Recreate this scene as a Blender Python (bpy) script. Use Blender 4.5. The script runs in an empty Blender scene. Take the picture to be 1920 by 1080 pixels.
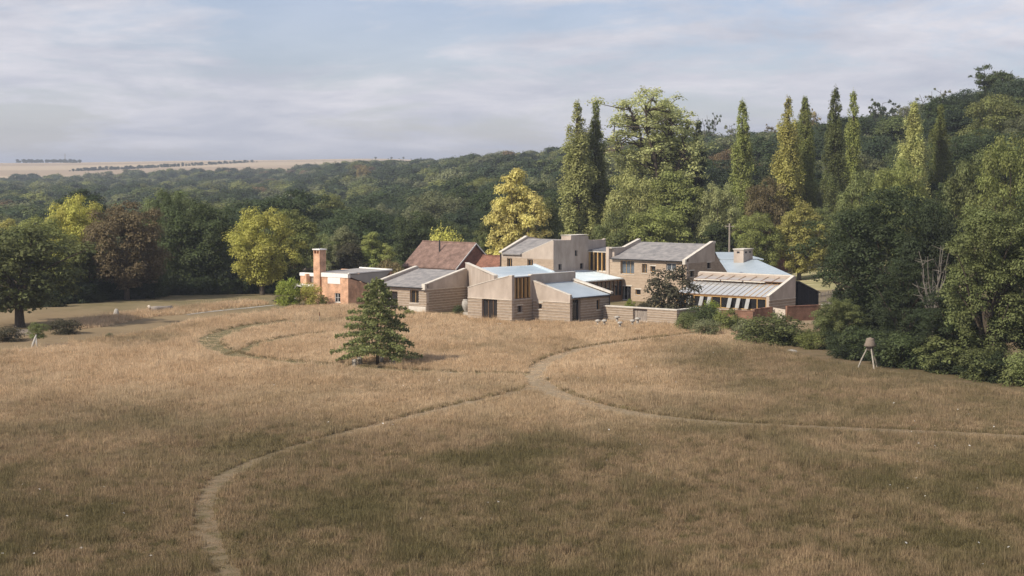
import bpy, bmesh, math, random
import numpy as np
from mathutils import Vector, Matrix, noise as mnoise
R = math.radians
rng = np.random.default_rng(7)
random.seed(7)
scene = bpy.context.scene
COL = scene.collection

# ------------------------------------------------------------------ camera, sky, sun, exposure
F, H = 3400.0, 17.0                      # focal length in 1920-wide pixels, height of the drone above the meadow
PITCH = math.atan(228 / F)
cam_d = bpy.data.cameras.new('camera'); cam = bpy.data.objects.new('camera', cam_d); COL.objects.link(cam)
cam.location = (0, 0, H); cam.rotation_euler = (R(90) - PITCH, 0, 0)
cam_d.sensor_width = 36; cam_d.lens = F / 1920 * 36; cam_d.clip_start = 0.5; cam_d.clip_end = 30000
scene.camera = cam
scene.render.resolution_x, scene.render.resolution_y = 1024, 576
SUN_EL, SUN_AZ = R(40), R(-126)           # azimuth of the sun measured from +Y towards +X
SUN_STRENGTH, SKY_STRENGTH = 4.4, 0.085
scene.view_settings.view_transform = 'Standard'; scene.view_settings.look = 'None'
scene.view_settings.gamma = 1; scene.view_settings.use_curve_mapping = False
scene.view_settings.exposure = 0.32
scene.render.engine = 'CYCLES'
scene.cycles.max_bounces = 6; scene.cycles.volume_bounces = 0; scene.cycles.transparent_max_bounces = 6

world = bpy.data.worlds.new('World'); scene.world = world; world.use_nodes = True
def make_sky():
    nt = world.node_tree; nt.nodes.clear(); N = nt.nodes.new; L = nt.links.new
    out = N('ShaderNodeOutputWorld')
    sky = N('ShaderNodeTexSky'); sky.sky_type = 'NISHITA'; sky.sun_disc = False
    sky.sun_elevation = SUN_EL; sky.sun_rotation = SUN_AZ; sky.air_density = 1.0; sky.dust_density = 0.4; sky.ozone_density = 3.0
    bg = N('ShaderNodeBackground'); bg.inputs[1].default_value = SKY_STRENGTH; tint = N('ShaderNodeMix'); tint.data_type = 'RGBA'; tint.blend_type = 'MULTIPLY'; tint.inputs[0].default_value = 1; tint.inputs[7].default_value = (0.93, 0.89, 1.06, 1); L(sky.outputs[0], tint.inputs[6]); L(tint.outputs[2], bg.inputs[0])
    # broken layer of flat cloud: noise on a plane far overhead
    tc = N('ShaderNodeTexCoord'); sep = N('ShaderNodeSeparateXYZ'); L(tc.outputs['Generated'], sep.inputs[0])
    zz = N('ShaderNodeMath'); zz.operation = 'MAXIMUM'; zz.inputs[1].default_value = 0.0; L(sep.outputs[2], zz.inputs[0])
    za = N('ShaderNodeMath'); za.operation = 'ADD'; za.inputs[1].default_value = 0.16; L(zz.outputs[0], za.inputs[0])
    cx = N('ShaderNodeMath'); cx.operation = 'DIVIDE'; L(sep.outputs[0], cx.inputs[0]); L(za.outputs[0], cx.inputs[1])
    cy = N('ShaderNodeMath'); cy.operation = 'DIVIDE'; L(sep.outputs[1], cy.inputs[0]); L(za.outputs[0], cy.inputs[1])
    cmb = N('ShaderNodeCombineXYZ'); L(cx.outputs[0], cmb.inputs[0]); L(cy.outputs[0], cmb.inputs[1]); cmb.inputs[2].default_value = 3.7
    def nz(scale, detail, rough, dist, off):
        mp = N('ShaderNodeMapping'); mp.inputs['Location'].default_value = off; L(cmb.outputs[0], mp.inputs[0])
        n = N('ShaderNodeTexNoise'); n.inputs['Scale'].default_value = scale; n.inputs['Detail'].default_value = detail
        n.inputs['Roughness'].default_value = rough; n.inputs['Distortion'].default_value = dist; L(mp.outputs[0], n.inputs['Vector']); return n
    n1 = nz(1.15, 12, 0.62, 0.35, (5.3, 1.1, 0)); n2 = nz(2.1, 10, 0.62, 0.35, (9.1, 3.3, 2)) 
    rp = N('ShaderNodeValToRGB'); rp.color_ramp.elements[0].position = 0.42; rp.color_ramp.elements[1].position = 0.53
    rp.color_ramp.elements[0].color = (0.30,)*3 + (1,); rp.color_ramp.elements[1].color = (0.97,)*3 + (1,)
    L(n1.outputs[0], rp.inputs[0])
    cr = N('ShaderNodeValToRGB'); cr.color_ramp.elements[0].position = 0.36; cr.color_ramp.elements[1].position = 0.64
    cr.color_ramp.elements[0].color = (0.43, 0.45, 0.525, 1); cr.color_ramp.elements[1].color = (0.635, 0.625, 0.67, 1)
    L(n2.outputs[0], cr.inputs[0])
    bc = N('ShaderNodeBackground'); bc.inputs[1].default_value = 1.0; L(cr.outputs[0], bc.inputs[0])
    mx = N('ShaderNodeMixShader'); L(rp.outputs[0], mx.inputs[0]); L(bg.outputs[0], mx.inputs[1]); L(bc.outputs[0], mx.inputs[2])
    L(mx.outputs[0], out.inputs[0])
make_sky()
sun_d = bpy.data.lights.new('sun', 'SUN'); sun_d.energy = SUN_STRENGTH; sun_d.angle = R(1.6); sun_d.color = (1.0, 0.90, 0.76)
sun = bpy.data.objects.new('sun', sun_d); COL.objects.link(sun)
sdir = Vector((math.sin(SUN_AZ) * math.cos(SUN_EL), math.cos(SUN_AZ) * math.cos(SUN_EL), math.sin(SUN_EL)))
sun.rotation_euler = sdir.to_track_quat('Z', 'Y').to_euler(); sun.location = (0, 0, 200)

# ------------------------------------------------------------------ pixel -> world
CP, SP = math.cos(PITCH), math.sin(PITCH)
def ray(px, py):
    r = px - 960; u = 540 - py
    return (r, CP * F + SP * u, -SP * F + CP * u)
def gp(px, py, z=0.0):                   # where the sight line meets height z
    d = ray(px, py); t = (z - H) / d[2]; return Vector((d[0] * t, d[1] * t, z))
def zat(px, py, Y):                      # height and x of a sight line at distance Y
    d = ray(px, py); t = Y / d[1]; return H + d[2] * t, d[0] * t
def pxm(Y): return F / Y                 # pixels per metre at distance Y

# ------------------------------------------------------------------ helpers
def tag(o, label=None, cat=None, group=None, kind=None):
    if label: o['label'] = label
    if cat: o['category'] = cat
    if group: o['group'] = group
    if kind: o['kind'] = kind
    return o
def empty(name, loc, rz=0, label=None, cat=None, group=None):
    o = bpy.data.objects.new(name, None); COL.objects.link(o); o.location = loc; o.rotation_euler = (0, 0, rz)
    o.empty_display_size = 0.3
    return tag(o, label, cat, group)
class MB:
    def __init__(s): s.v = []; s.f = []; s.m = []
    def add(s, vs, fs, mi=0):
        b = len(s.v); s.v += [tuple(v) for v in vs]; s.f += [tuple(b + i for i in f) for f in fs]; s.m += [mi] * len(fs); return s
    def hexa(s, p, mi=0):                # 8 points: bottom 4 ccw, top 4
        return s.add(p, [(3,2,1,0),(4,5,6,7),(0,1,5,4),(1,2,6,5),(2,3,7,6),(3,0,4,7)], mi)
    def box(s, x0, x1, y0, y1, z0, z1, mi=0):
        return s.hexa([(x0,y0,z0),(x1,y0,z0),(x1,y1,z0),(x0,y1,z0),(x0,y0,z1),(x1,y0,z1),(x1,y1,z1),(x0,y1,z1)], mi)
    def bar(s, p, q, w, h, mi=0):        # beam whose top edge runs p..q, horizontal width w, depth h below
        p = Vector(p); q = Vector(q); d = q - p; n = Vector((d.y, -d.x, 0))
        n = n.normalized() * (w / 2) if n.length > 1e-6 else Vector((w / 2, 0, 0))
        dz = Vector((0, 0, h))
        return s.hexa([p+n-dz, q+n-dz, q-n-dz, p-n-dz, p+n, q+n, q-n, p-n], mi)
    def tube(s, pts, rads, n=7, mi=0, cap=True):
        pts = [Vector(p) for p in pts]; rings = []; b = len(s.v)
        for i, p in enumerate(pts):
            d = (pts[min(i+1, len(pts)-1)] - pts[max(i-1, 0)]).normalized()
            a = d.orthogonal().normalized() if i == 0 else (a - d * a.dot(d)).normalized()
            c = d.cross(a)
            for k in range(n):
                t = 2 * math.pi * k / n; s.v.append(tuple(p + (a * math.cos(t) + c * math.sin(t)) * rads[i]))
        for i in range(len(pts) - 1):
            for k in range(n):
                k2 = (k + 1) % n
                s.f.append((b+i*n+k, b+i*n+k2, b+(i+1)*n+k2, b+(i+1)*n+k)); s.m.append(mi)
        if cap:
            s.f.append(tuple(b + k for k in range(n))[::-1]); s.m.append(mi)
            s.f.append(tuple(b + (len(pts)-1)*n + k for k in range(n))); s.m.append(mi)
        return s
    def lathe(s, prof, n=16, c=(0,0,0), mi=0):
        return s.tube_rings([[(c[0]+r*math.cos(2*math.pi*k/n), c[1]+r*math.sin(2*math.pi*k/n), c[2]+z) for k in range(n)] for r, z in prof], mi)
    def tube_rings(s, rings, mi=0):
        b = len(s.v); n = len(rings[0])
        for r in rings: s.v += r
        for i in range(len(rings)-1):
            for k in range(n):
                k2 = (k+1) % n; s.f.append((b+i*n+k, b+i*n+k2, b+(i+1)*n+k2, b+(i+1)*n+k)); s.m.append(mi)
        s.f.append(tuple(b+k for k in range(n))[::-1]); s.f.append(tuple(b+(len(rings)-1)*n+k for k in range(n))); s.m += [mi, mi]
        return s
    def mesh(s, name, mats, smooth=False):
        me = bpy.data.meshes.new(name); me.from_pydata(s.v, [], s.f)
        for m in (mats if isinstance(mats, (list, tuple)) else [mats]): me.materials.append(m)
        if len(set(s.m)) > 1: me.polygons.foreach_set('material_index', s.m)
        if smooth: me.polygons.foreach_set('use_smooth', [True] * len(s.f))
        me.update(); return me
    def build(s, name, mats, parent=None, smooth=False):
        o = bpy.data.objects.new(name, s.mesh(name, mats, smooth)); COL.objects.link(o); o.parent = parent; return o
def link(name, me, parent=None):
    o = bpy.data.objects.new(name, me); COL.objects.link(o); o.parent = parent; return o

# ------------------------------------------------------------------ materials
def mat(name, c1, c2=None, scale=1.0, detail=6, rough=0.9, bump=0.0, bscale=None, metal=0.0, spec=0.3, lo=0.35, hi=0.65, stretch=(1,1,1), objrand=0.0, obj_space=False):
    m = bpy.data.materials.new(name); m.use_nodes = True; nt = m.node_tree; b = nt.nodes['Principled BSDF']; N = nt.nodes.new; L = nt.links.new
    b.inputs['Roughness'].default_value = rough; b.inputs['Metallic'].default_value = metal; b.inputs['Specular IOR Level'].default_value = spec
    b.inputs['Base Color'].default_value = (*c1, 1)
    if c2 is None and not bump and not objrand: return m
    if obj_space:
        tc = N('ShaderNodeTexCoord'); src = tc.outputs['Object']
    else:
        g = N('ShaderNodeNewGeometry'); src = g.outputs['Position']
    mp = N('ShaderNodeMapping'); mp.inputs['Scale'].default_value = stretch; L(src, mp.inputs[0])
    n = N('ShaderNodeTexNoise'); n.inputs['Scale'].default_value = scale; n.inputs['Detail'].default_value = detail; n.inputs['Roughness'].default_value = 0.62
    L(mp.outputs[0], n.inputs['Vector'])
    rp = N('ShaderNodeValToRGB'); rp.color_ramp.elements[0].position = lo; rp.color_ramp.elements[1].position = hi
    rp.color_ramp.elements[0].color = (*c1, 1); rp.color_ramp.elements[1].color = (*(c2 or c1), 1); L(n.outputs[0], rp.inputs[0])
    col = rp.outputs[0]
    if objrand:
        oi = N('ShaderNodeObjectInfo'); hs = N('ShaderNodeHueSaturation')
        ml = N('ShaderNodeMapRange'); ml.inputs['To Min'].default_value = 1 - objrand; ml.inputs['To Max'].default_value = 1 + objrand
        L(oi.outputs['Random'], ml.inputs[0]); L(ml.outputs[0], hs.inputs['Value']); L(col, hs.inputs['Color']); col = hs.outputs[0]
    L(col, b.inputs['Base Color'])
    if bump:
        n2 = N('ShaderNodeTexNoise'); n2.inputs['Scale'].default_value = bscale or scale * 6; n2.inputs['Detail'].default_value = 5; L(mp.outputs[0], n2.inputs['Vector'])
        bp = N('ShaderNodeBump'); bp.inputs['Strength'].default_value = bump; bp.inputs['Distance'].default_value = 0.05
        L(n2.outputs[0], bp.inputs['Height']); L(bp.outputs[0], b.inputs['Normal'])
    return m
M = {}
M['plaster'] = mat('rough_render', (0.325, 0.268, 0.22), (0.50, 0.427, 0.362), 0.8, detail=9, rough=0.95, lo=0.28, hi=0.68, stretch=(1,1,0.5), bump=0.3, bscale=14, objrand=0.04)
M['earth'] = mat('rammed_earth', (0.26, 0.20, 0.148), (0.37, 0.295, 0.225), 2.2, rough=0.95, bump=0.5, bscale=16, stretch=(1,1,3), objrand=0.10)
M['strip'] = mat('stone_strip', (0.48, 0.42, 0.345), (0.60, 0.53, 0.445), 3.0, rough=0.9)
M['earth2'] = mat('rammed_earth_warm', (0.35, 0.272, 0.20), (0.445, 0.355, 0.268), 1.8, rough=0.95, bump=0.4, bscale=16, stretch=(1,1,3), objrand=0.05)
M['strip2'] = mat('stone_strip_warm', (0.42, 0.325, 0.235), (0.47, 0.37, 0.27), 3.0, rough=0.9)
M['coping'] = mat('pale_coping', (0.50, 0.46, 0.40), (0.62, 0.58, 0.51), 1.6, rough=0.9, bump=0.2)
M['slate'] = mat('grey_slate', (0.15, 0.147, 0.15), (0.32, 0.30, 0.285), 1.2, detail=9, rough=0.75, bump=0.6, bscale=7, lo=0.3, hi=0.7, objrand=0.03)
M['zinc'] = mat('pale_zinc', (0.60, 0.68, 0.72), (0.70, 0.77, 0.80), 0.5, rough=0.38, metal=0.25, spec=0.5)
M['zinc2'] = mat('blue_grey_zinc', (0.36, 0.43, 0.48), (0.44, 0.51, 0.56), 0.5, rough=0.4, metal=0.25, spec=0.5)
M['felt'] = mat('dark_flashing', (0.10, 0.105, 0.12), (0.15, 0.15, 0.17), 2.0, rough=0.7)
M['oak'] = mat('golden_oak', (0.42, 0.25, 0.09), (0.56, 0.36, 0.15), 2.0, rough=0.6, stretch=(4,4,1))
M['oakdark'] = mat('brown_timber', (0.15, 0.085, 0.045), (0.24, 0.14, 0.075), 2.0, rough=0.7, stretch=(4,4,1))
M['greytimber'] = mat('weathered_timber', (0.22, 0.19, 0.165), (0.33, 0.29, 0.25), 2.0, rough=0.85, stretch=(4,4,1))
M['white'] = mat('white_paint', (0.72, 0.71, 0.68), (0.80, 0.79, 0.76), 2.0, rough=0.5)
M['glass'] = mat('dark_glass', (0.02, 0.02, 0.022), rough=0.04, spec=0.7)
M['glasslight'] = mat('sky_glass', (0.10, 0.12, 0.14), rough=0.03, spec=1.0, metal=0.25)
M['black'] = mat('black_cladding', (0.012, 0.012, 0.014), (0.022, 0.022, 0.024), 3.0, rough=0.8, spec=0.1)
M['iron'] = mat('dark_metal', (0.03, 0.03, 0.032), rough=0.5)
M['bark'] = mat('bark', (0.055, 0.042, 0.03), (0.11, 0.088, 0.065), 3.0, rough=0.95, bump=0.6, stretch=(3,3,0.6))
M['palebark'] = mat('pale_bark', (0.28, 0.25, 0.205), (0.42, 0.38, 0.325), 3.0, rough=0.95, bump=0.5, stretch=(3,3,0.6))
M['deadwood'] = mat('dead_wood', (0.11, 0.098, 0.082), (0.19, 0.172, 0.145), 3.0, rough=0.95, bump=0.5, stretch=(3,3,0.6))
M['stone'] = mat('pale_stone', (0.29, 0.27, 0.24), (0.43, 0.41, 0.37), 4.0, rough=0.95, bump=0.5)
M['thatch'] = mat('woven_thatch', (0.17, 0.135, 0.105), (0.24, 0.195, 0.155), 5.0, rough=0.95, bump=0.5, stretch=(1,1,6))
M['soil'] = mat('soil_heap', (0.16, 0.10, 0.065), (0.25, 0.165, 0.11), 2.0, rough=1, bump=0.5)

def brick_mat(name, c1, c2, mortar, sc=1.0, bw=0.225, rh=0.075):
    m = bpy.data.materials.new(name); m.use_nodes = True; nt = m.node_tree; b = nt.nodes['Principled BSDF']; N = nt.nodes.new; L = nt.links.new
    b.inputs['Roughness'].default_value = 0.92; b.inputs['Specular IOR Level'].default_value = 0.2
    tc = N('ShaderNodeTexCoord'); sep = N('ShaderNodeSeparateXYZ'); L(tc.outputs['Object'], sep.inputs[0])
    ad = N('ShaderNodeMath'); ad.operation = 'ADD'; L(sep.outputs[0], ad.inputs[0]); L(sep.outputs[1], ad.inputs[1])
    cb = N('ShaderNodeCombineXYZ'); L(ad.outputs[0], cb.inputs[0]); L(sep.outputs[2], cb.inputs[1])
    br = N('ShaderNodeTexBrick'); br.inputs['Color1'].default_value = (*c1, 1); br.inputs['Color2'].default_value = (*c2, 1); br.inputs['Mortar'].default_value = (*mortar, 1)
    br.inputs['Scale'].default_value = 1.0; br.inputs['Brick Width'].default_value = bw; br.inputs['Row Height'].default_value = rh; br.inputs['Mortar Size'].default_value = 0.008
    L(cb.outputs[0], br.inputs['Vector'])
    n = N('ShaderNodeTexNoise'); n.inputs['Scale'].default_value = 1.3; n.inputs['Detail'].default_value = 8; L(tc.outputs['Object'], n.inputs['Vector'])
    mr = N('ShaderNodeMapRange'); mr.inputs['From Min'].default_value = 0.3; mr.inputs['From Max'].default_value = 0.7; mr.inputs['To Min'].default_value = 0.65; mr.inputs['To Max'].default_value = 1.3
    L(n.outputs[0], mr.inputs[0]); hs = N('ShaderNodeHueSaturation'); L(mr.outputs[0], hs.inputs['Value']); L(br.outputs[0], hs.inputs['Color']); L(hs.outputs[0], b.inputs['Base Color'])
    return m
M['brick'] = brick_mat('orange_brick', (0.60, 0.33, 0.19), (0.48, 0.245, 0.14), (0.55, 0.45, 0.36))
M['brickred'] = brick_mat('red_brick', (0.26, 0.105, 0.07), (0.19, 0.075, 0.05), (0.25, 0.17, 0.13))
M['brickbrown'] = brick_mat('brown_brick', (0.26, 0.13, 0.085), (0.19, 0.09, 0.06), (0.27, 0.2, 0.15))
M['tile'] = brick_mat('clay_tile', (0.235, 0.155, 0.125), (0.175, 0.115, 0.095), (0.12, 0.08, 0.065), bw=0.2, rh=0.12)
M['tile2'] = brick_mat('red_clay_tile', (0.25, 0.12, 0.08), (0.18, 0.085, 0.06), (0.11, 0.06, 0.045), bw=0.2, rh=0.12)

def leaf_mat(name, c, var=0.45, trans=0.42, hue=0.02):
    m = bpy.data.materials.new(name); m.use_nodes = True; nt = m.node_tree; nt.nodes.clear(); N = nt.nodes.new; L = nt.links.new
    out = N('ShaderNodeOutputMaterial'); g = N('ShaderNodeNewGeometry'); oi = N('ShaderNodeObjectInfo')
    n = N('ShaderNodeTexNoise'); n.inputs['Scale'].default_value = 0.35; n.inputs['Detail'].default_value = 3; L(g.outputs['Position'], n.inputs['Vector'])
    a = N('ShaderNodeMath'); a.operation = 'MULTIPLY_ADD'; a.inputs[1].default_value = 0.55; L(g.outputs['Random Per Island'], a.inputs[0]); L(n.outputs[0], a.inputs[2])
    mr = N('ShaderNodeMapRange'); mr.inputs['From Min'].default_value = 0.35; mr.inputs['From Max'].default_value = 1.1; mr.inputs['To Min'].default_value = 1 - var; mr.inputs['To Max'].default_value = 1 + var
    L(a.outputs[0], mr.inputs[0])
    ov = N('ShaderNodeMapRange'); ov.inputs['To Min'].default_value = 0.72; ov.inputs['To Max'].default_value = 1.28; L(oi.outputs['Random'], ov.inputs[0])
    vm = N('ShaderNodeMath'); vm.operation = 'MULTIPLY'; L(mr.outputs[0], vm.inputs[0]); L(ov.outputs[0], vm.inputs[1])
    hm = N('ShaderNodeMapRange'); hm.inputs['To Min'].default_value = 0.5 - hue; hm.inputs['To Max'].default_value = 0.5 + hue; L(n.outputs[0], hm.inputs[0])
    hs = N('ShaderNodeHueSaturation'); hs.inputs['Color'].default_value = (*c, 1); L(vm.outputs[0], hs.inputs['Value']); L(hm.outputs[0], hs.inputs['Hue'])
    d = N('ShaderNodeBsdfPrincipled'); d.inputs['Roughness'].default_value = 0.65; d.inputs['Specular IOR Level'].default_value = 0.25; L(hs.outputs[0], d.inputs['Base Color'])
    t = N('ShaderNodeBsdfTranslucent'); L(hs.outputs[0], t.inputs[0])
    mx = N('ShaderNodeMixShader'); mx.inputs[0].default_value = trans; L(d.outputs[0], mx.inputs[1]); L(t.outputs[0], mx.inputs[2]); L(mx.outputs[0], out.inputs[0])
    return m
LEAF = {k: leaf_mat('leaf_' + k, c, **kw) for k, c, kw in [
    ('dark', (0.085, 0.110, 0.042), {}), ('mid', (0.162, 0.184, 0.068), {}), ('olive', (0.235, 0.260, 0.082), {}),
    ('lime', (0.540, 0.525, 0.130), {}), ('yellow', (0.500, 0.450, 0.160), {}), ('copper', (0.125, 0.098, 0.052), {}),
    ('blue', (0.078, 0.105, 0.056), {}), ('grey', (0.215, 0.225, 0.115), {}), ('poplar', (0.390, 0.400, 0.155), {}),
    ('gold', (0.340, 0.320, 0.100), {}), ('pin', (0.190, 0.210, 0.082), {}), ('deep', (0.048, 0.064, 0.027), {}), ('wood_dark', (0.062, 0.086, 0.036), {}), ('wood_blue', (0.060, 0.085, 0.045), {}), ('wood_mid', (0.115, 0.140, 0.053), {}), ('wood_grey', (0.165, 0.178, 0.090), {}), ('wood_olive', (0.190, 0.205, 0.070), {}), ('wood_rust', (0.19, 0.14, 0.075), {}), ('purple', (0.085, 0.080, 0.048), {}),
    ('vivid', (0.270, 0.320, 0.060), {}), ('rust', (0.250, 0.205, 0.098), {}), ('pale', (0.430, 0.450, 0.200), {})]}
# ------------------------------------------------------------------ terrain
def sstep(t): t = np.clip(t, 0, 1); return t * t * (3 - 2 * t)
COLS = [(-3000, [(235,0),(300,-3),(420,-11),(1800,-11),(2300,6),(3600,24),(5000,20),(14000,-60)]),
        (0,     [(235,0),(300,-3),(420,-11),(1800,-10),(2300,7),(3600,24),(5000,20),(14000,-60)]),
        (480,   [(240,0),(300,-3),(420,-11),(1500,-8),(2000,4),(2600,16),(3600,30),(5000,24),(14000,-60)]),
        (700,   [(240,0),(300,-2),(420,-9),(800,-6),(1400,6),(1700,5),(2400,14),(3600,33),(5000,26),(14000,-60)]),
        (960,   [(240,0),(330,-3),(500,-2),(800,5),(1100,11),(1500,8),(3600,22),(5000,20),(14000,-60)]),
        (1150,  [(240,0),(320,-2),(500,3),(800,12),(950,14.5),(1500,10),(3600,10),(14000,-60)]),
        (1340,  [(240,0),(300,0),(420,4),(600,12),(750,16.5),(1200,12),(3600,10),(14000,-60)]),
        (1640,  [(230,0),(300,2),(400,10),(550,19),(800,18),(3600,10),(14000,-60)]),
        (1830,  [(200,0),(260,2),(330,11),(420,21.5),(600,23),(3600,10),(14000,-60)]),
        (2150,  [(170,0),(240,3),(330,17),(420,28),(600,30),(3600,10),(14000,-60)]),
        (5000,  [(150,0),(240,3),(330,17),(420,28),(600,30),(3600,10),(14000,-60)])]
CU = np.array([(c[0] - 960) / F for c in COLS])
def terrain(x, y):
    x = np.asarray(x, float); y = np.asarray(y, float)
    u = np.clip(x / np.maximum(y, 60), CU[0], CU[-1] - 1e-6)
    zs = np.stack([np.interp(y, [p[0] for p in pr], [p[1] for p in pr]) for _, pr in COLS])
    i = np.clip(np.searchsorted(CU, u, 'right') - 1, 0, len(CU) - 2)
    t = sstep((u - CU[i]) / (CU[i+1] - CU[i]))
    z = np.take_along_axis(zs, i[None], 0)[0] * (1 - t) + np.take_along_axis(zs, (i+1)[None], 0)[0] * t
    return z
def tz(x, y): return float(terrain(np.array([x]), np.array([y]))[0])
def hit(px, py):                          # where a sight line meets the land beyond the meadow
    d = ray(px, py); Y = np.arange(150, 9000, 4.0); t = Y / d[1]
    g = terrain(d[0] * t, Y); zz = H + d[2] * t; k = np.argmax(zz <= g)
    if zz[k] > g[k]: k = int(np.argmin((zz - g) / Y))          # just over the skyline: the crest itself
    return Vector((d[0] * t[k], Y[k], g[k]))
def axis(lo, hi, step, far, grow):
    a = list(np.arange(lo, hi, step)); s = step
    while a[-1] < far: s *= grow; a.append(a[-1] + s)
    return a
xp = axis(0, 160, 5, 9000, 1.13); xs = sorted(set([-v for v in xp] + xp)); ys = sorted(set(axis(0, 460, 5, 14000, 1.07) + [-v for v in axis(0, 40, 20, 1500, 1.6)]))
XX, YY = np.meshgrid(xs, ys); ZZ = terrain(XX.ravel(), YY.ravel())
nx = len(xs); ny = len(ys)
gv = np.stack([XX.ravel(), YY.ravel(), ZZ], 1).tolist()
gf = [(j*nx+i, j*nx+i+1, (j+1)*nx+i+1, (j+1)*nx+i) for j in range(ny-1) for i in range(nx-1)]

def mixrgb(nt, fac, a, b):
    n = nt.nodes.new('ShaderNodeMix'); n.data_type = 'RGBA'
    for s, v in ((0, fac), (6, a), (7, b)):
        if hasattr(v, 'is_linked') or hasattr(v, 'node'): nt.links.new(v, n.inputs[s])
        else: n.inputs[s].default_value = v if s == 0 else (*v, 1)
    return n.outputs[2]
def noise_ramp(nt, src, scale, lo, hi, detail=5, stretch=(1,1,1), off=(0,0,0), rough=0.55):
    mp = nt.nodes.new('ShaderNodeMapping'); mp.inputs['Scale'].default_value = stretch; mp.inputs['Location'].default_value = off; nt.links.new(src, mp.inputs[0])
    n = nt.nodes.new('ShaderNodeTexNoise'); n.inputs['Scale'].default_value = scale; n.inputs['Detail'].default_value = detail; n.inputs['Roughness'].default_value = rough
    nt.links.new(mp.outputs[0], n.inputs['Vector'])
    r = nt.nodes.new('ShaderNodeMapRange'); r.inputs['From Min'].default_value = lo; r.inputs['From Max'].default_value = hi; r.interpolation_type = 'SMOOTHSTEP'
    nt.links.new(n.outputs[0], r.inputs[0]); return r.outputs[0]
def ramp_axis(nt, src, ax, a, b, wob=None):
    sp = nt.nodes.new('ShaderNodeSeparateXYZ'); nt.links.new(src, sp.inputs[0])
    v = sp.outputs[ax]
    if wob:
        ma = nt.nodes.new('ShaderNodeMath'); ma.operation = 'MULTIPLY_ADD'; ma.inputs[1].default_value = wob[1]; nt.links.new(wob[0], ma.inputs[0]); nt.links.new(v, ma.inputs[2]); v = ma.outputs[0]
    r = nt.nodes.new('ShaderNodeMapRange'); r.inputs['From Min'].default_value = a; r.inputs['From Max'].default_value = b; r.interpolation_type = 'SMOOTHSTEP'
    nt.links.new(v, r.inputs[0]); return r.outputs[0]
def mul(nt, a, b):
    m = nt.nodes.new('ShaderNodeMath'); m.operation = 'MULTIPLY'
    for i, v in enumerate((a, b)):
        if isinstance(v, (int, float)): m.inputs[i].default_value = v
        else: nt.links.new(v, m.inputs[i])
    return m.outputs[0]
def maxn(nt, a, b):
    m = nt.nodes.new('ShaderNodeMath'); m.operation = 'MAXIMUM'; nt.links.new(a, m.inputs[0]); nt.links.new(b, m.inputs[1]); return m.outputs[0]

# grass colours: straw above; near and right greener, with cloud shade painted into the darkening
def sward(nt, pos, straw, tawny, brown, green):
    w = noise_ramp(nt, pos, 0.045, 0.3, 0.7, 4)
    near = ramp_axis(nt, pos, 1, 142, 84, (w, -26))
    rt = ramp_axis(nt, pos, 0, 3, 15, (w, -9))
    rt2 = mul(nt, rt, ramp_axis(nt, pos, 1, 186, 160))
    shade_lush = maxn(nt, near, mul(nt, rt2, 0.85))
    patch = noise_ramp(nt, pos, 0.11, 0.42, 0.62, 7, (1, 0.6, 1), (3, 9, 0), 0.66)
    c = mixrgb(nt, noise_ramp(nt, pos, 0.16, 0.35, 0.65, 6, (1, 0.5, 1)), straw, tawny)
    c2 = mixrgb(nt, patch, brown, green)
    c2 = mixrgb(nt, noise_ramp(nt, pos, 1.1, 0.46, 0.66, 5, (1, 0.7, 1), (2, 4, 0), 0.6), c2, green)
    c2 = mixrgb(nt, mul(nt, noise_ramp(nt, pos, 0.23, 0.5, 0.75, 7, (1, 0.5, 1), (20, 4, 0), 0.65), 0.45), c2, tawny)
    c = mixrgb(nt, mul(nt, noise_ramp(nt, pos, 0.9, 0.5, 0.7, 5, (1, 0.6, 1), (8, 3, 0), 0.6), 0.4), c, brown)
    lw = maxn(nt, shade_lush, mul(nt, noise_ramp(nt, pos, 0.09, 0.52, 0.68, 6, (1, 0.45, 1), (40, 7, 0)), 0.55))
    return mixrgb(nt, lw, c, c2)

def ground_mat():
    m = bpy.data.materials.new('land'); m.use_nodes = True; nt = m.node_tree; b = nt.nodes['Principled BSDF']
    b.inputs['Roughness'].default_value = 1; b.inputs['Specular IOR Level'].default_value = 0.05
    pos = nt.nodes.new('ShaderNodeNewGeometry').outputs['Position']
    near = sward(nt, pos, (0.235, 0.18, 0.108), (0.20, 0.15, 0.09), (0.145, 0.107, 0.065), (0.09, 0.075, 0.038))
    mown = mixrgb(nt, noise_ramp(nt, pos, 0.3, 0.35, 0.65, 6), (0.22, 0.178, 0.105), (0.155, 0.132, 0.072))
    c = mixrgb(nt, ramp_axis(nt, pos, 1, 205, 225), near, mown)
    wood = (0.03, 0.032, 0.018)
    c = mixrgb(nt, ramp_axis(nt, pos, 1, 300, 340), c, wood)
    field = mixrgb(nt, noise_ramp(nt, pos, 0.0022, 0.44, 0.56, 2, (0.35, 1.3, 0), (0.4, 0.2, 0)), (0.43, 0.345, 0.235), (0.33, 0.255, 0.175))
    c = mixrgb(nt, ramp_axis(nt, pos, 1, 1850, 1950), c, field)
    nt.links.new(c, b.inputs['Base Color'])
    n = nt.nodes.new('ShaderNodeTexNoise'); n.inputs['Scale'].default_value = 3; n.inputs['Detail'].default_value = 6; nt.links.new(pos, n.inputs['Vector'])
    bp = nt.nodes.new('ShaderNodeBump'); bp.inputs['Strength'].default_value = 0.6; bp.inputs['Distance'].default_value = 0.12; nt.links.new(n.outputs[0], bp.inputs['Height']); nt.links.new(bp.outputs[0], b.inputs['Normal'])
    return m
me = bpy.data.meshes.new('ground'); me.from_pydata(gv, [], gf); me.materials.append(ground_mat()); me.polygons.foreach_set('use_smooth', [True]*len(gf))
ground = bpy.data.objects.new('ground', me); COL.objects.link(ground); tag(ground, kind='structure')

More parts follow.
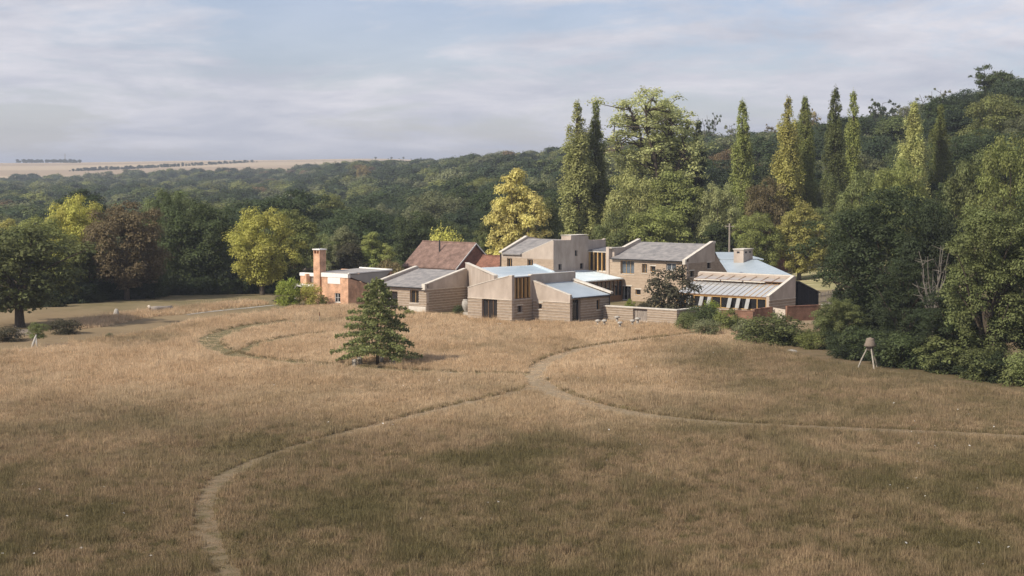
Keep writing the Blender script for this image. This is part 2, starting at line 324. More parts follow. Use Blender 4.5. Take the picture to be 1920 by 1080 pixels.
# ------------------------------------------------------------------ paths mown through the meadow
def spline(pts, n=8):
    P = [Vector(p) for p in pts]; P = [P[0]*2 - P[1]] + P + [P[-1]*2 - P[-2]]; out = []
    for i in range(1, len(P) - 2):
        for k in range(n):
            t = k / n; a, b, c, d = P[i-1:i+3]
            out.append(0.5 * ((2*b) + (c-a)*t + (2*a-5*b+4*c-d)*t*t + (3*b-a-3*c+d)*t**3))
    out.append(P[-2]); return out
PATHS = [
  ([(470,1180),(435,1090),(408,1040),(390,990),(385,950),(402,912),(445,882),(530,848),(640,816),(760,786),(880,757),(960,739),(1000,726),(1005,706)], 0.7, 0.8),
  ([(1003,712),(1006,698),(1020,682),(1065,663),(1130,649),(1230,636),(1310,626),(1370,618)], 1.0, 1.05),
  ([(1004,712),(1030,733),(1080,752),(1150,770),(1260,787),(1400,798),(1560,805),(1700,811),(1930,822),(2200,840)], 1.1, 1.35),
  ([(990,703),(900,701),(800,698),(700,692),(600,685),(500,676),(440,667),(402,652),(392,640),(410,629),(470,613),(560,602)], 0.8, 1.5),
  ([(430,668),(455,661),(482,647),(540,634),(620,624)], 0.7, 0.8)]
path_w = []
def path_mat():
    m = bpy.data.materials.new('worn_path'); m.use_nodes = True; nt = m.node_tree; b = nt.nodes['Principled BSDF']; b.inputs['Roughness'].default_value = 1; b.inputs['Specular IOR Level'].default_value = 0.05
    pos = nt.nodes.new('ShaderNodeNewGeometry').outputs['Position']
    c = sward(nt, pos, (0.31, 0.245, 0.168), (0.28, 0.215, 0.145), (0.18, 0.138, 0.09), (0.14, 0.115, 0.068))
    c = mixrgb(nt, mul(nt, noise_ramp(nt, pos, 2.2, 0.45, 0.7, 6), 0.5), c, (0.10, 0.085, 0.05)); nt.links.new(c, b.inputs['Base Color']); return m
pm_a = path_mat()
pm_b = mat('green_path', (0.11, 0.10, 0.05), (0.17, 0.145, 0.08), 0.9, detail=9, rough=1, spec=0.05, bump=0.5, bscale=9)
def ribbon(name, line, hw0, hw1, z, m, jag=0.06):
    mb = MB(); n = len(line); vs = []
    for i, p in enumerate(line):
        d = (line[min(i+1, n-1)] - line[max(i-1, 0)]); d.z = 0; d.normalize(); s = Vector((d.y, -d.x, 0)); t = i / (n-1)
        w = hw0 + (hw1 - hw0) * t
        vs += [p + s * (w + random.uniform(-jag, jag)) + Vector((0,0,z)), p - s * (w + random.uniform(-jag, jag)) + Vector((0,0,z))]
    mb.add(vs, [(2*i, 2*i+2, 2*i+3, 2*i+1) for i in range(n-1)])
    return tag(mb.build(name, m), kind='structure')
for k, (pp, a, b) in enumerate(PATHS):
    line = spline([gp(*q) for q in pp]); path_w.append((line, a, b))
    ribbon('path', line, a + 0.12, b + 0.12, 0.012 + 0.004 * k, pm_b if k >= 3 else pm_a)
# pale chalky track at the edge of the meadow and the mown strip behind it
ribbon('chalk_path', spline([gp(*q) for q in [(352,590),(400,584),(450,579),(520,572),(560,570)]]), 0.25, 0.35, 0.03, M['stone'], 0.12)
hay_m = mat('cut_hay_field', (0.22, 0.21, 0.10), (0.42, 0.37, 0.22), 0.5, detail=6, rough=1, spec=0.05, stretch=(0.25, 1, 1), lo=0.42, hi=0.58)
hv = [gp(1488, 548), gp(1640, 548), gp(1680, 505), gp(1460, 505)]
tag(MB().add([v + Vector((0,0,0.03 + max(0, tz(v.x, v.y)))) for v in hv], [(0,1,2,3)]).build('hay_field', hay_m), kind='structure')
tag(MB().add([gp(1430,612) + Vector((0,0,.03)), gp(1600,604) + Vector((0,0,.03)), gp(1585,566) + Vector((0,0,.03)), gp(1440,572) + Vector((0,0,.03))], [(0,1,2,3)]).build('yard', mat('yard_earth', (0.24,0.185,0.12), (0.31,0.24,0.165), 0.8, rough=1, spec=0.05)), kind='structure')

# ------------------------------------------------------------------ scattering by geometry nodes (for what nobody could count)
def scatter(name, pts, protos, pid, rz, scl, label, cat, mats=None):
    n = len(pts); me = bpy.data.meshes.new(name); me.vertices.add(n); me.vertices.foreach_set('co', np.asarray(pts, np.float32).ravel())
    for an, ty, dat in (('scl', 'FLOAT_VECTOR', scl), ('rz', 'FLOAT_VECTOR', rz)):
        at = me.attributes.new(an, ty, 'POINT'); at.data.foreach_set('vector', np.asarray(dat, np.float32).ravel())
    at = me.attributes.new('pid', 'INT', 'POINT'); at.data.foreach_set('value', np.asarray(pid, np.int32))
    o = bpy.data.objects.new(name, me); COL.objects.link(o); tag(o, label, cat, kind='stuff')
    pc = bpy.data.collections.new(name + '_kinds')
    for i, p in enumerate(protos):
        q = bpy.data.objects.new('%s_kind_%02d' % (name, i), p); pc.objects.link(q)
    ng = bpy.data.node_groups.new(name, 'GeometryNodeTree'); ng.interface.new_socket('Geometry', in_out='INPUT', socket_type='NodeSocketGeometry'); ng.interface.new_socket('Geometry', in_out='OUTPUT', socket_type='NodeSocketGeometry')
    N = ng.nodes.new; L = ng.links.new
    gi = N('NodeGroupInput'); go = N('NodeGroupOutput'); ip = N('GeometryNodeInstanceOnPoints'); ci = N('GeometryNodeCollectionInfo')
    ci.inputs[0].default_value = pc; ci.inputs['Separate Children'].default_value = True; ci.inputs['Reset Children'].default_value = True
    def na(nm, ty):
        a = N('GeometryNodeInputNamedAttribute'); a.data_type = ty; a.inputs[0].default_value = nm; return a.outputs[0]
    L(gi.outputs[0], ip.inputs['Points']); L(ci.outputs[0], ip.inputs['Instance']); ip.inputs['Pick Instance'].default_value = True
    L(na('pid', 'INT'), ip.inputs['Instance Index']); L(na('rz', 'FLOAT_VECTOR'), ip.inputs['Rotation']); L(na('scl', 'FLOAT_VECTOR'), ip.inputs['Scale']); L(ip.outputs[0], go.inputs[0])
    md = o.modifiers.new('scatter', 'NODES'); md.node_group = ng
    return o

# ------------------------------------------------------------------ grass
def grass_mat():
    m = bpy.data.materials.new('dry_grass'); m.use_nodes = True; nt = m.node_tree; nt.nodes.clear(); N = nt.nodes.new; L = nt.links.new
    g = N('ShaderNodeNewGeometry'); pos = g.outputs['Position']
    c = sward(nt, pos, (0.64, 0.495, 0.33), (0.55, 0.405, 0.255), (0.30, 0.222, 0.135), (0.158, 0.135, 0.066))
    mr = N('ShaderNodeMapRange'); mr.inputs['To Min'].default_value = 0.62; mr.inputs['To Max'].default_value = 1.38; L(g.outputs['Random Per Island'], mr.inputs[0])
    hs = N('ShaderNodeHueSaturation'); L(c, hs.inputs['Color']); L(mr.outputs[0], hs.inputs['Value'])
    d = N('ShaderNodeBsdfDiffuse'); L(hs.outputs[0], d.inputs[0]); t = N('ShaderNodeBsdfTranslucent'); L(hs.outputs[0], t.inputs[0])
    mx = N('ShaderNodeMixShader'); mx.inputs[0].default_value = 0.3; L(d.outputs[0], mx.inputs[1]); L(t.outputs[0], mx.inputs[2])
    L(mx.outputs[0], N('ShaderNodeOutputMaterial').inputs[0]); return m
GM = grass_mat()
def tuft(n, rad, h0, h1, w0, w1, lean, seed):
    r = np.random.default_rng(seed); mb = MB()
    for _ in range(n):
        a = r.uniform(0, 2*math.pi); q = rad * math.sqrt(r.uniform()); x, y = q*math.cos(a), q*math.sin(a)
        h = r.uniform(h0, h1); w = r.uniform(w0, w1); t = r.uniform(0, math.pi); ca, sa = math.cos(t)*w/2, math.sin(t)*w/2
        l = r.uniform(0.2, 1) * lean * h; b = r.uniform(0, 2*math.pi); lx, ly = l*math.cos(b), l*math.sin(b)
        mb.add([(x-ca, y-sa, -0.02), (x+ca, y+sa, -0.02), (x+lx*.35+ca*.8, y+ly*.35+sa*.8, h*.6), (x+lx*.35-ca*.8, y+ly*.35-sa*.8, h*.6), (x+lx, y+ly, h)], [(0,1,2,3), (3,2,4)])
    return mb.mesh('tuft', GM)
TUFTS = [tuft(80, 0.42, 0.10, 0.26, 0.014, 0.03, 0.7, i) for i in range(4)] + [tuft(26, 0.4, 0.24, 0.46, 0.012, 0.022, 0.5, 10 + i) for i in range(2)]
def to_px(x, y, z=0.0):
    zz = z - H; fw = CP*y - SP*zz; up = SP*y + CP*zz; return 960 + F*x/fw, 540 - F*up/fw
def in_poly(px, py, poly):
    ins = np.zeros(len(px), bool); j = len(poly) - 1
    for i in range(len(poly)):
        xi, yi = poly[i]; xj, yj = poly[j]
        c = ((yi > py) != (yj > py)) & (px < (xj-xi) * (py-yi) / (yj-yi+1e-9) + xi); ins ^= c; j = i
    return ins
MEADOW = [(-500,720),(0,664),(130,644),(262,628),(360,602),(520,583),(590,573),(655,574),(700,578),(800,590),(872,594),(960,607),(1004,604),(1061,607),(1143,603),(1265,611),(1345,611),(1400,640),(1500,668),(1600,690),(1700,705),(1920,742),(2300,800),(2900,1500),(-900,1500)]
def seg_dist(x, y, line, w0, w1):
    best = np.full(len(x), 9.0); n = len(line) - 1
    for i in range(n):
        a, b = line[i], line[i+1]; dx, dy = b.x-a.x, b.y-a.y; t = np.clip(((x-a.x)*dx + (y-a.y)*dy) / (dx*dx+dy*dy+1e-9), 0, 1)
        best = np.minimum(best, np.hypot(x-a.x-t*dx, y-a.y-t*dy) - (w0 + (w1-w0)*(i+t)/n))
    return best
n = 400000
gy = rng.uniform(58, 236, n); half = gy * 0.36 + 6; gx = rng.uniform(-1, 1, n) * half
keep = rng.uniform(0, 1, n) < np.clip(half / 80 * np.interp(gy, [58, 110, 140, 236], [1, 1, 0.75, 0.55]), 0, 1); gx, gy = gx[keep], gy[keep]
px, py = to_px(gx, gy); keep = in_poly(px, py, MEADOW); gx, gy = gx[keep], gy[keep]
dist = np.min([seg_dist(gx, gy, *pw) for pw in path_w], 0) + rng.normal(0, 0.1, len(gx))
PIN = gp(707, 684)
ring = np.hypot(gx-PIN.x, (gy-PIN.y)) - 2.3
dist = np.minimum(dist, ring + rng.normal(0, 0.3, len(gx)))
keep = (dist > 0) | (rng.uniform(0, 1, len(gx)) < 0.32); gx, gy, dist = gx[keep], gy[keep], dist[keep]
k = len(gx); hfac = np.where(dist > 0, 1, 0.16) * rng.uniform(1.05, 1.8, k)
lumpy = np.array([mnoise.noise((a*0.22, b*0.22, 0)) for a, b in zip(gx, gy)]); hfac *= 1 + 0.45 * lumpy
clump = np.array([mnoise.noise((a*0.9, b*0.7, 3)) for a, b in zip(gx, gy)]); hfac *= np.clip(1 + 0.6 * clump, 0.5, 1.7)
s = rng.uniform(0.68, 1.05, k)
scatter('meadow_grass', np.stack([gx, gy, np.zeros(k)], 1), TUFTS, np.where(rng.uniform(0,1,k) < 0.8, rng.integers(0, 4, k), rng.integers(4, 6, k)),
        np.stack([rng.uniform(-.12,.12,k), rng.uniform(-.12,.12,k), rng.uniform(0, 6.28, k)], 1), np.stack([s, s, s*hfac], 1),
        'dry straw coloured and green meadow grass covering the slope', 'grass')
# grass on the paths' upper side, the cut edge's shade painted into its colour
vx = []; vg = np.random.default_rng(12)
for line, a, b in path_w:
    for i in range(len(line) - 1):
        p, q = line[i], line[i+1]; L_ = (q - p).length; w = a + (b - a) * i / len(line); d = (q - p).normalized(); sd = Vector((-d.y, d.x, 0)); sd = sd if sd.y > 0 else -sd
        if abs(d.x) < 0.12: continue
        for _ in range(int(L_ * 3.2)):
            c = p.lerp(q, vg.uniform()) + sd * (w + vg.normal() * 0.08 + 0.05); vx.append((c.x, c.y, 0))
VM = leaf_mat('verge_shade_leaf', (0.20, 0.16, 0.082), var=0.4, trans=0.2); k = len(vx); s = vg.uniform(.5, .8, k)
vt = [t.copy() for t in TUFTS[:3]]
for t in vt: t.materials.clear(); t.materials.append(VM)
scatter('shade_verge_grass', vx, vt, vg.integers(0, 3, k), np.stack([np.zeros(k), np.zeros(k), vg.uniform(0, 6.28, k)], 1), np.stack([s, s, vg.uniform(0.8, 1.4, k)], 1), 'grass along the cut edges of the meadow paths, coloured dark as shade', 'grass')
# taller rough grass left standing along the bank, between the mown strip and the far paddock
bk = spline([gp(*q) for q in [(140,614),(165,609),(200,602),(260,592),(330,586),(400,577),(475,570)]], 30)
m2 = 5200; ii = rng.integers(0, len(bk), m2); bx = np.array([bk[i].x for i in ii]) + rng.normal(0, 0.9, m2); by = np.array([bk[i].y for i in ii]) + rng.normal(0, 0.8, m2)
s = rng.uniform(1.0, 1.5, m2)
scatter('bank_grass', np.stack([bx, by, np.zeros(m2)], 1), TUFTS, rng.integers(0, 6, m2), np.stack([rng.uniform(-.2,.2,m2), rng.uniform(-.2,.2,m2), rng.uniform(0,6.28,m2)], 1),
        np.stack([s, s, s * rng.uniform(0.8, 1.5, m2)], 1), 'tall bleached rough grass left standing on the bank beside the fallen log', 'grass')
# ------------------------------------------------------------------ building kit (all in the building's own axes: x along the eaves, y towards the back)
ANG = R(-39.2)
class Line:                                # a wall line a -> b in plan, outside on its right
    def __init__(s, a, b):
        s.a = Vector((*a, 0)); s.b = Vector((*b, 0)); d = s.b - s.a; s.len = d.length; s.d = d.normalized(); s.n = Vector((s.d.y, -s.d.x, 0))
    def p(s, u, d, z): return s.a + s.d * u + s.n * d + Vector((0, 0, z))
    def box(s, mb, u0, u1, d0, d1, z0, z1, mi=0, zt=None):
        t0, t1 = (z1, z1) if zt is None else zt
        mb.hexa([s.p(u0,d1,z0), s.p(u1,d1,z0), s.p(u1,d0,z0), s.p(u0,d0,z0), s.p(u0,d1,t0), s.p(u1,d1,t1), s.p(u1,d0,t1), s.p(u0,d0,t0)], mi)
def top_at(top, u):
    if isinstance(top, (int, float)): return top
    return float(np.interp(u, [q[0] for q in top], [q[1] for q in top]))
def wall(parent, ln, t, top, zb, holes=(), mu='plaster', ml='earth', ms='strip', cut0=0.0, cut1=0.0, z0=0.0, ch=0.3, proud=0.045, band=True, name='wall'):
    """holes: (u0,u1,z0,z1). Below zb the wall is laid in courses, above it is rendered."""
    mb = MB(); zj = random.uniform(-0.004, 0.004); L0, L1 = cut0, ln.len - cut1
    us = sorted(set([L0, L1] + [min(max(h[i], L0), L1) for h in holes for i in (0, 1)] + ([] if isinstance(top, (int, float)) else [min(max(q[0], L0), L1) for q in top])))
    for ua, ub in zip(us, us[1:]):
        if ub - ua < 0.004: continue
        um = (ua + ub) / 2; hs = sorted([h for h in holes if h[0] < um < h[1]], key=lambda h: h[2]); z = zb
        # core behind the courses
        zc = z0
        for h in hs + [None]:
            ze = zb if h is None else min(h[2], zb)
            if ze - zc > 0.01: ln.box(mb, ua, ub, -t, -0.07, zc, ze)
            if h is None: break
            zc = min(max(h[3], zc), zb)
        for h in hs:
            if h[2] > z: ln.box(mb, ua, ub, -t, 0, z, h[2])
            z = max(z, h[3])
        ta, tb = top_at(top, ua), top_at(top, ub)
        if max(ta, tb) > z + 0.01: ln.box(mb, ua, ub, -t, 0, z, 0, zt=(max(ta, z), max(tb, z)))
    w = mb.build(name, M[mu], parent)
    nc = max(1, round((zb - z0) / ch)) if zb > z0 + 0.1 else 0
    c0 = 0.07 if cut0 else 0.0
    for k in range(nc):
        za, zc = z0 + (zb - z0) * k / nc, z0 + (zb - z0) * (k + 1) / nc
        off = random.uniform(-0.008, 0.006); zs_ = zc - 0.05
        def spans(a, b, z0_, z1_):          # what the openings leave of this course
            out = [(a, b)]
            for h in holes:
                if h[2] < z1_ - 0.02 and h[3] > z0_ + 0.02 and not (h[2] > z0_ + 0.6 * (z1_ - z0_) or h[3] < z0_ + 0.4 * (z1_ - z0_)):
                    out = [q for s_ in out for q in ((s_[0], min(s_[1], h[0])), (max(s_[0], h[1]), s_[1])) if q[1] - q[0] > 0.02]
            return out
        for ua, ub in spans(c0, ln.len - (0.07 if cut1 else 0), za, zc):
            if ub - ua < 0.03: continue
            cb = MB(); ln.box(cb, ua, ub, -0.075, off, za, zs_); ln.box(cb, ua, ub, -0.07, proud, zs_ + zj + .001, zc - 0.008 + zj, 1); cb.build('earth_course', [M[ml], M[ms]], w)
    if band and nc and max(top_at(top, 0), top_at(top, ln.len)) > zb + 0.2:
        bb = MB()
        out = [(c0, ln.len)]
        for h in holes:
            if h[2] < zb < h[3]: out = [q for s_ in out for q in ((s_[0], min(s_[1], h[0])), (max(s_[0], h[1]), s_[1])) if q[1] - q[0] > 0.02]
        for ua, ub in out: ln.box(bb, ua, ub, -0.05, 0.045, zb - 0.03 + zj, zb + 0.05 + zj)
        bb.build('drip_course', M['strip'], w)
    return w
def window(parent, ln, u0, u1, z0, z1, rec=0.18, nx=1, nz=1, fm='oak', gm='glass', fw=0.06, sill=True, name='window', lintel=False):
    f = MB(); d0, d1 = -rec - 0.07, -rec
    ln.box(f, u0, u0+fw, d0, d1, z0, z1); ln.box(f, u1-fw, u1, d0, d1, z0, z1)
    ln.box(f, u0+fw, u1-fw, d0, d1, z1-fw, z1); ln.box(f, u0+fw, u1-fw, d0, d1, z0, z0+fw)
    w = f.build(name, M[fm], parent); iu0, iu1, iz0, iz1 = u0+fw, u1-fw, z0+fw, z1-fw
    for i in range(nx):
        a, b = iu0 + (iu1-iu0)*i/nx, iu0 + (iu1-iu0)*(i+1)/nx
        if i:
            q = MB(); ln.box(q, a-0.025, a+0.025, d0+0.005, d1+0.01, iz0, iz1); q.build('mullion', M[fm], w); a += 0.025
        if i < nx - 1: b -= 0.025
        for j in range(nz):
            c, e = iz0 + (iz1-iz0)*j/nz, iz0 + (iz1-iz0)*(j+1)/nz
            if j: c += 0.02
            q = MB(); ln.box(q, a, b, d0+0.02, d0+0.035, c, e); q.build('pane', M[gm], w)
        if nz > 1:
            q = MB()
            for j in range(1, nz): zc = iz0 + (iz1-iz0)*j/nz; ln.box(q, a, b, d0+0.006, d1+0.008, zc-0.0, zc+0.02)
            q.build('transom', M[fm], w)
    if sill:
        q = MB(); ln.box(q, u0-0.08, u1+0.08, -rec+0.004, 0.06, z0-0.075, z0-0.004); q.build('sill', M['coping'], w)
    if lintel:
        q = MB(); ln.box(q, u0-0.12, u1+0.12, -0.03, 0.03, z1+0.004, z1+0.13); q.build('lintel', M['coping'], w)
    return w
def roof(parent, pts, m, th=0.14, name='roof'):
    p = [Vector(q) for q in pts]; d = Vector((0, 0, th)); mb = MB(); n = len(p)
    mb.add([q - d for q in p] + p, [tuple(range(n))[::-1], tuple(range(n, 2*n))] + [(i, (i+1) % n, n+(i+1) % n, n+i) for i in range(n)])
    return mb.build(name, M[m], parent)
def coping(parent, p, q, w=0.4, h=0.16, m='coping', name='coping'):
    return MB().bar(p, q, w, h).build(name, M[m], parent)
def seams(parent, a0, a1, b0, b1, n, m, name='standing_seam', w=0.035, h=0.04):
    """ribs running from edge a to edge b on a metal roof"""
    a0, a1, b0, b1 = map(Vector, (a0, a1, b0, b1)); lift = Vector((0, 0, h * 0.8))
    for i in range(1, n):
        t = i / n; MB().bar(a0.lerp(a1, t) + lift, b0.lerp(b1, t) + lift, w, h).build(name, M[m], parent)

# ------------------------------------------------------------------ the rammed earth house
HO = Vector((0, 197.2, 0))
house = empty('rammed_earth_house', HO, ANG, 'sprawling sand coloured rammed earth house with sloping slate and zinc roofs', 'house')
# front wing: tall raked wall to the meadow, clerestory on the corner
f1 = Line((-6.35, 0), (0, 0))
wall(house, f1, 0.4, [(0, 3.55), (1.6, 4.0), (3.6, 4.5), (5.9, 5.05), (6.35, 5.08)], 2.45, [(2.05, 4.25, 0.12, 2.42)])
w = window(house, f1, 2.05, 4.25, 0.12, 2.42, rec=0.24, nx=3, fm='oakdark', sill=False, name='glazed_door')
q = MB(); f1.box(q, 1.9, 4.4, -0.2, 0.35, 0.0, 0.1); q.build('door_step', M['coping'], house)
q = MB(); f1.box(q, 5.87, 6.35, -0.42, 0.02, 5.05, 5.16); q.build('pier_cap', M['coping'], house)
f2 = Line((0, 0), (0, 11.45))
wall(house, f2, 0.4, [(0, 4.95), (3.3, 4.95), (3.301, 5.05), (11.45, 5.0)], 2.42, [(0.45, 3.2, 2.5, 4.95), (0.92, 1.81, 1.0, 1.78)], cut0=0.4)
window(house, f2, 0.92, 1.81, 1.0, 1.78, rec=0.22, fm='oakdark', lintel=True)
cl = MB(); f2.box(cl, 0.45, 3.2, -0.33, -0.25, 2.5, 2.58); cl = cl.build('clerestory_window', M['oakdark'], house); q = MB(); f2.box(q, 0.45, 3.2, -0.33, -0.1, 4.78, 4.93); q.build('head_rail', M['oakdark'], cl)
for i in range(5):
    u = 0.5 + 2.58 * i / 4
    q = MB(); f2.box(q, u, u + 0.13, -0.3, -0.02, 2.58, 4.78); q.build('oak_post', M['oak'], cl)
for i in range(4):
    u = 0.63 + 2.58 * i / 4
    q = MB(); f2.box(q, u, u + 0.515, -0.3, -0.28, 2.58, 4.78); q.build('pane', M['glass'], cl)
coping(house, (-0.2, 3.35, 5.12), (-0.2, 11.45, 5.07), 0.46, 0.07)
wall(house, Line((0, 11.45), (-3.9, 11.45)), 0.35, 4.6, 0, cut0=0.4)
wall(house, Line((-6.35, 3.6), (-6.35, 0)), 0.35, 3.45, 0, cut1=0.4)
coping(house, (-6.35, 0.18, 3.62), (-4.75, 0.18, 4.07), 0.46, 0.07); coping(house, (-4.75, 0.18, 4.07), (-2.75, 0.18, 4.57), 0.46, 0.07); coping(house, (-2.75, 0.18, 4.57), (-0.5, 0.18, 5.1), 0.46, 0.07)
roof(house, [(-6.3, 0.41, 3.4), (-1.9, 0.41, 4.35), (-6.3, 3.5, 3.4)], 'slate', 0.1)
# side room with its own lean-to roof
f3 = Line((0, 3.55), (5.25, 3.55))
wall(house, f3, 0.35, [(0, 4.42), (0.75, 4.3), (4.75, 3.1), (5.25, 2.98)], 2.2, [(0.78, 1.36, 1.32, 2.0)], cut0=0.002)
window(house, f3, 0.78, 1.36, 1.32, 2.0, rec=0.2, fm='oakdark', lintel=True)
coping(house, (0.05, 3.72, 4.45), (5.25, 3.72, 3.06), 0.4, 0.08)
f4 = Line((5.25, 3.55), (5.25, 10.95))
wall(house, f4, 0.35, 2.62, 2.6, [(0.42, 1.9, 0.1, 2.5), (4.85, 5.5, 1.1, 2.25)], cut0=0.35, band=False, proud=0.012)
window(house, f4, 0.42, 1.9, 0.1, 2.5, rec=0.3, nx=2, fm='iron', sill=False, name='glazed_door')
window(house, f4, 4.85, 5.5, 1.1, 2.25, rec=0.14)
f5 = Line((5.25, 10.95), (0.0, 10.95)); wall(house, f5, 0.35, [(0, 2.7), (5.25, 4.1)], 0, cut0=0.35)
roof(house, [(5.45, 3.92, 2.75), (5.45, 10.6, 2.75), (0.01, 10.6, 4.02), (0.01, 3.92, 4.02)], 'zinc2')
coping(house, (0.03, 10.95, 4.36), (5.5, 10.95, 3.02), 0.5, 0.2)
q = MB().tube([(5.5, 3.8, 2.66), (5.5, 10.8, 2.62)], [0.06, 0.06], 6).build('gutter', M['iron'], house)
MB().tube([(5.36, 10.7, 2.6), (5.36, 10.7, 0)], [0.05, 0.05], 6).build('downpipe', M['iron'], house)
# angled wall behind the front wing and the flat pale zinc roof
g1 = Line((-17.1, 12.1), (-4.2, 2.0))
wall(house, g1, 0.4, [(0, 5.42), (2.0, 5.38), (12.0, 4.9), (g1.len, 4.86)], 0)
coping(house, g1.p(0, -0.2, 5.5), g1.p(g1.len, -0.2, 4.94), 0.48, 0.08)
RZ = 4.78
r1 = roof(house, [(-16.6, 12.2, RZ+.04), (-4.0, 2.35, RZ-.03), (-0.42, 0.6, RZ), (-0.42, 11.4, RZ), (-3.9, 12.45, RZ), (-15.28, 23.2, RZ)], 'zinc')
for i in range(1, 22):
    t = i / 22; MB().bar((-16.4 + 12.5*t, 12.4 - 9.9*t, RZ+.04 - .06*t), (-15.1 + 12.0*t, 22.8 - 10.6*t, RZ+.035), 0.03, 0.035).build('standing_seam', M['zinc'], r1)
roof(house, [(-0.02, 0.42, 4.99), (-0.02, 3.3, 4.99), (-0.41, 3.3, 4.96), (-0.41, 0.42, 4.96)], 'zinc', 0.1)
wall(house, Line((-3.9, 12.45), (-15.3, 23.2)), 0.35, 4.6, 0)
coping(house, (-3.9, 12.3, 4.93), (-15.2, 23.0, 4.97), 0.3, 0.3, 'zinc')
wall(house, Line((-15.7, 23.2), (-17.1, 12.5)), 0.35, 4.6, 0)
# left wing
a1 = Line((-23.9, 3.55), (-15.7, 3.55))
wall(house, a1, 0.4, 2.86, 2.6, [(0.95, 3.65, 0.12, 2.42), (5.6, 7.0, 1.05, 2.6)], band=False)
window(house, a1, 0.95, 3.65, 0.12, 2.42, rec=0.2, nx=2, fm='white', sill=False, name='glazed_door')
window(house, a1, 5.6, 7.0, 1.05, 2.6, rec=0.25, nx=2, fm='oak')
q = MB(); a1.box(q, 5.45, 8.1, -0.1, 0.06, 0.0, 0.72); q.build('stone_plinth', M['coping'], house)
a2 = Line((-15.7, 3.55), (-15.7, 11.75))
wall(house, a2, 0.4, [(0, 3.35), (7.05, 4.86), (7.25, 4.86), (8.2, 2.75)], 2.72, cut0=0.4)
wall(house, Line((-15.7, 11.75), (-23.9, 11.75)), 0.35, 2.7, 0, cut0=0.4)
wall(house, Line((-23.9, 11.75), (-23.9, 3.55)), 0.4, [(0, 2.75), (0.95, 4.86), (1.15, 4.86), (8.2, 3.35)], 0, cut0=0.35, cut1=0.4)
ra = roof(house, [(-23.5, 3.3, 2.95), (-16.1, 3.3, 2.95), (-16.1, 10.7, 4.62), (-23.5, 10.7, 4.62)], 'slate')
roof(house, [(-23.5, 10.71, 4.6), (-16.1, 10.71, 4.6), (-16.1, 11.75, 2.8), (-23.5, 11.75, 2.8)], 'slate')
MB().tube([(-23.6, 3.22, 2.88), (-16.0, 3.22, 2.88)], [0.07, 0.07], 6).build('gutter', M['iron'], house)
for xx in (-15.9, -23.7):
    coping(house, (xx, 3.25, 3.36), (xx, 10.6, 4.94), 0.46, 0.12)
    coping(house, (xx, 10.6, 4.94), (xx, 11.75, 2.82), 0.44, 0.1)
    q = MB().box(xx - 0.24, xx + 0.24, 3.2, 3.5, 2.7, 3.42); q.build('kneeler', M['coping'], house)
# tall rear block with its chimney stack
b1 = Line((-24.0, 27.0), (-15.3, 27.0))
wall(house, b1, 0.4, [(0, 5.75), (3.5, 5.8), (3.55, 5.85), (8.3, 7.68), (8.7, 7.72)], 5.3, [(1.15, 2.0, 4.1, 5.2), (4.5, 5.4, 4.3, 5.2)], ml='earth2', ms='strip2', z0=3.0, proud=0.012, band=False)
wall(house, b1, 0.4, 3.0, 0, band=False)
window(house, b1, 1.15, 2.0, 4.1, 5.2, rec=0.2, nx=2); window(house, b1, 4.5, 5.4, 4.3, 5.2, rec=0.2, nx=2)
b2 = Line((-15.3, 27.0), (-15.3, 38.1))
wall(house, b2, 0.4, [(0, 7.72), (3.6, 7.66), (3.65, 8.2), (7.3, 8.12), (7.35, 7.66), (7.8, 7.5), (10.7, 7.5), (11.1, 7.62)], 0,
     [(1.03, 1.75, 3.95, 4.68), (4.47, 5.01, 5.57, 6.3), (5.58, 6.3, 3.88, 4.6)], cut0=0.4)
for u0, u1, z0, z1 in ((1.03, 1.75, 3.95, 4.68), (4.47, 5.01, 5.57, 6.3), (5.58, 6.3, 3.88, 4.6)): window(house, b2, u0, u1, z0, z1, rec=0.22, fm='iron', sill=False)
MB().box(-16.9, -15.72, 30.7, 34.2, 7.2, 8.14).build('chimney_stack', M['plaster'], house)
q = MB().box(-16.95, -15.25, 30.6, 34.35, 8.215, 8.27).build('stack_cap', M['coping'], house)
wall(house, Line((-24.0, 38.1), (-24.0, 27.0)), 0.4, [(0, 7.0), (5.9, 7.9), (6.1, 7.9), (11.1, 6.0)], 0, cut1=0.4)
wall(house, Line((-15.3, 38.1), (-24.0, 38.1)), 0.35, 6.8, 0, cut0=0.4, cut1=0.4)
roof(house, [(-23.6, 26.75, 5.85), (-20.45, 26.75, 5.85), (-20.45, 27.42, 6.08), (-15.72, 27.42, 6.3), (-15.72, 32.2, 7.62), (-23.6, 32.2, 7.62)], 'slate')
roof(house, [(-23.6, 32.21, 7.6), (-15.72, 32.21, 7.6), (-15.72, 37.7, 6.9), (-23.6, 37.7, 6.9)], 'slate')
coping(house, (-23.8, 26.8, 6.08), (-23.8, 32.1, 7.96), 0.46, 0.14); coping(house, (-20.4, 27.2, 5.93), (-15.4, 27.2, 7.79), 0.42, 0.07)
MB().tube([(-23.85, 26.9, 5.8), (-23.85, 26.9, 0)], [0.06, 0.06], 6).build('downpipe', M['iron'], house)
